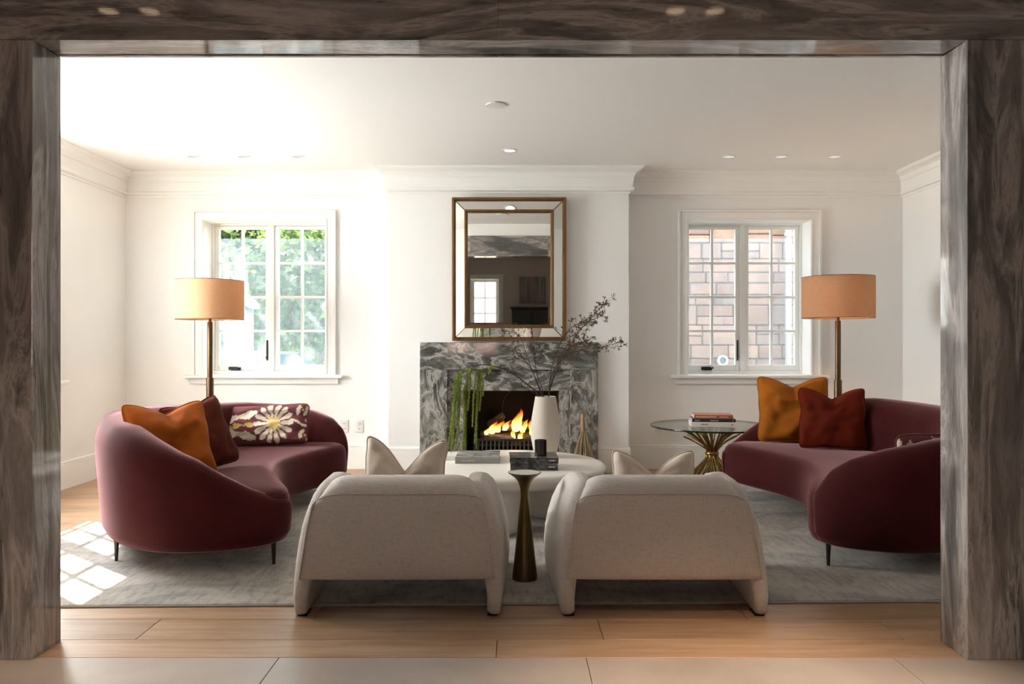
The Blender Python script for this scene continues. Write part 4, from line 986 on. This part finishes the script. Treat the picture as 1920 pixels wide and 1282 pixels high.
# parked car
CAR = empty('parked_car', (-4.35, 14.2, -.485), R(8), 'dark blue grey parked car on the driveway outside the left window', 'car')
M_CAR = mat('car_paint', (.10, .13, .19), .25, .3); M_CARG = mat('car_glass', (.05, .07, .09), .08)
prof = [(-2.1, .35), (-2.12, .75), (-1.95, .92), (-1.0, 1.02), (.6, 1.03), (1.5, .95), (2.05, .80), (2.15, .55), (2.1, .33), (1.75, .28), (-1.75, .28)]
mb = MB(); mb.rings([[(x, y_, z) for x, z in prof] for y_ in (-.85, .85)]); mb.build('body', M_CAR, CAR, bevel=.09, seg=4, smooth=True)
prof = [(-1.55, 1.0), (-1.0, 1.42), (-.2, 1.52), (.5, 1.48), (1.15, 1.02)]
mb = MB(); mb.rings([[(x, -.74, z) if z < 1.1 else (x, -.60, z) for x, z in prof], [(x, .74, z) if z < 1.1 else (x, .60, z) for x, z in prof]]); mb.build('cabin_glass', M_CARG, CAR, bevel=.03, smooth=True)
prof = [(-1.0, 1.425), (-.2, 1.53), (.5, 1.49), (.45, 1.455), (-.2, 1.49), (-.95, 1.395)]
mb = MB(); mb.rings([[(x, -.61, z) for x, z in prof], [(x, .61, z) for x, z in prof]]); mb.build('roof', M_CAR, CAR, bevel=.015)
for x in (-1.3, 1.35):
    for y_ in (-.80, .80):
        mb = MB(); mb.M = Matrix.Translation((x, y_, .32)) @ Matrix.Rotation(R(90), 4, 'X'); mb.lathe([(.20, -.1), (.30, -.1), (.32, -.07), (.32, .07), (.30, .1), (.20, .1)], 24); wv = mb.build('wheel', mat('tyre', (.02, .02, .02), .8) if x < 0 and y_ < 0 else bpy.data.materials['tyre'], CAR, smooth=True, auto=40)
        mb = MB(); mb.M = Matrix.Translation((x, y_*1.02, .32)) @ Matrix.Rotation(R(90), 4, 'X'); mb.lathe([(.19, -.105), (.10, -.112), (.04, -.11), (.04, .11), (.10, .112), (.19, .105)], 20); mb.build('hub_cap', M_PLASTIC, wv)
# masonry wall outside the right window
BW = empty('masonry_wall', (0, 10.0, -.5), 0, 'pinkish brown stone block wall of the next building outside the right window, with an added unseen tall end', 'building wall')
M_MORTAR = mat('mortar', (.10, .075, .06), .95)
mb = MB(); mb.box(-1.3, -.1, .02, .4, 0, 7.0); mb.box(-.1, 7.0, .02, .4, 0, 3.75); mb.build('wall', M_MORTAR, BW)  # unseen tall left end is added to block sun from the right window
def blockmat():
    m = mat('sandstone_block', rough=.9); t = NT(m); oi = t.node('ShaderNodeObjectInfo')
    c = t.ramp(oi.outputs['Random'], [(0, (.125, .072, .048)), (.3, (.18, .105, .07)), (.6, (.15, .092, .072)), (.8, (.20, .125, .085)), (1, (.095, .066, .057))])
    n = t.noise(t.coord('Position'), 4.5, 7, .65, .5); c = t.mix(.75, c, t.ramp(n, [(.33, (.52, .50, .50)), (.6, (1.05, 1.02, 1))]), 'MULTIPLY'); t.color(c); t.bump(n, .6, .03); return m
M_BLOCK = blockmat()
z = .2
while z < 3.6:
    hh = rnd.choice((.13, .15, .17, .20, .25)); x = 1.5+rnd.uniform(0, .25)
    while x < 4.6:
        ww = rnd.uniform(.22, .48); 
        if hh > .19 and rnd.random() < .35:
            hm = hh*rnd.uniform(.4, .6)
            for (a, b) in ((z, z+hm), (z+hm, z+hh)):
                mb = MB(); mb.box(x+.004, x+ww-.004, -.03+rnd.uniform(-.008, .008), .019, a+.004, b-.004); mb.build('block', M_BLOCK, BW, bevel=.012, seg=1)
        else:
            mb = MB(); mb.box(x+.004, x+ww-.004, -.03+rnd.uniform(-.008, .008), .019, z+.004, z+hh-.004); mb.build('block', M_BLOCK, BW, bevel=.012, seg=1)
        x += ww
    z += hh
VT = empty('vent_pipe', (2.62, 9.94, .97), 0, 'round grey vent with dark opening on the stone wall outside', 'vent')
mb = MB(); mb.M = Matrix.Rotation(R(90), 4, 'X'); mb.lathe([(.062, 0), (.064, .06), (.046, .062), (.044, .02)], 28, cap0=False, cap1=False); mb.build('collar', mat('grey_vent', (.55, .57, .60), .5), VT, smooth=True)
mb = MB(); mb.M = Matrix.Rotation(R(90), 4, 'X'); mb.lathe([(.045, .015), (.045, .03)], 24); mb.build('opening', mat('vent_dark', (.06, .08, .10), .6), VT)
DP = MB(); DP.tube([(0, 0, 0), (0, 0, 3.4)], .040, 16)
for zz in (.6, 1.8, 3.0): DP.tube([(0, 0, zz), (0, 0, zz+.05)], .052, 16)
tag(DP.build('downpipe', mat('dull_white_metal', (.2, .195, .19), .5), smooth=True, auto=40, loc=(3.40, 9.80, -.5)), 'white downpipe in front of the stone wall outside the right window', 'downpipe')
# brick house seen through the hall window in the mirror
mb = MB(); mb.box(-5, 4, -7.2, -6.8, -.5, 3.2); tag(mb.build('brick_house', mat('pink_brick', (.45, .24, .19), .9)), 'pink brick house front beyond the hall window', 'building')
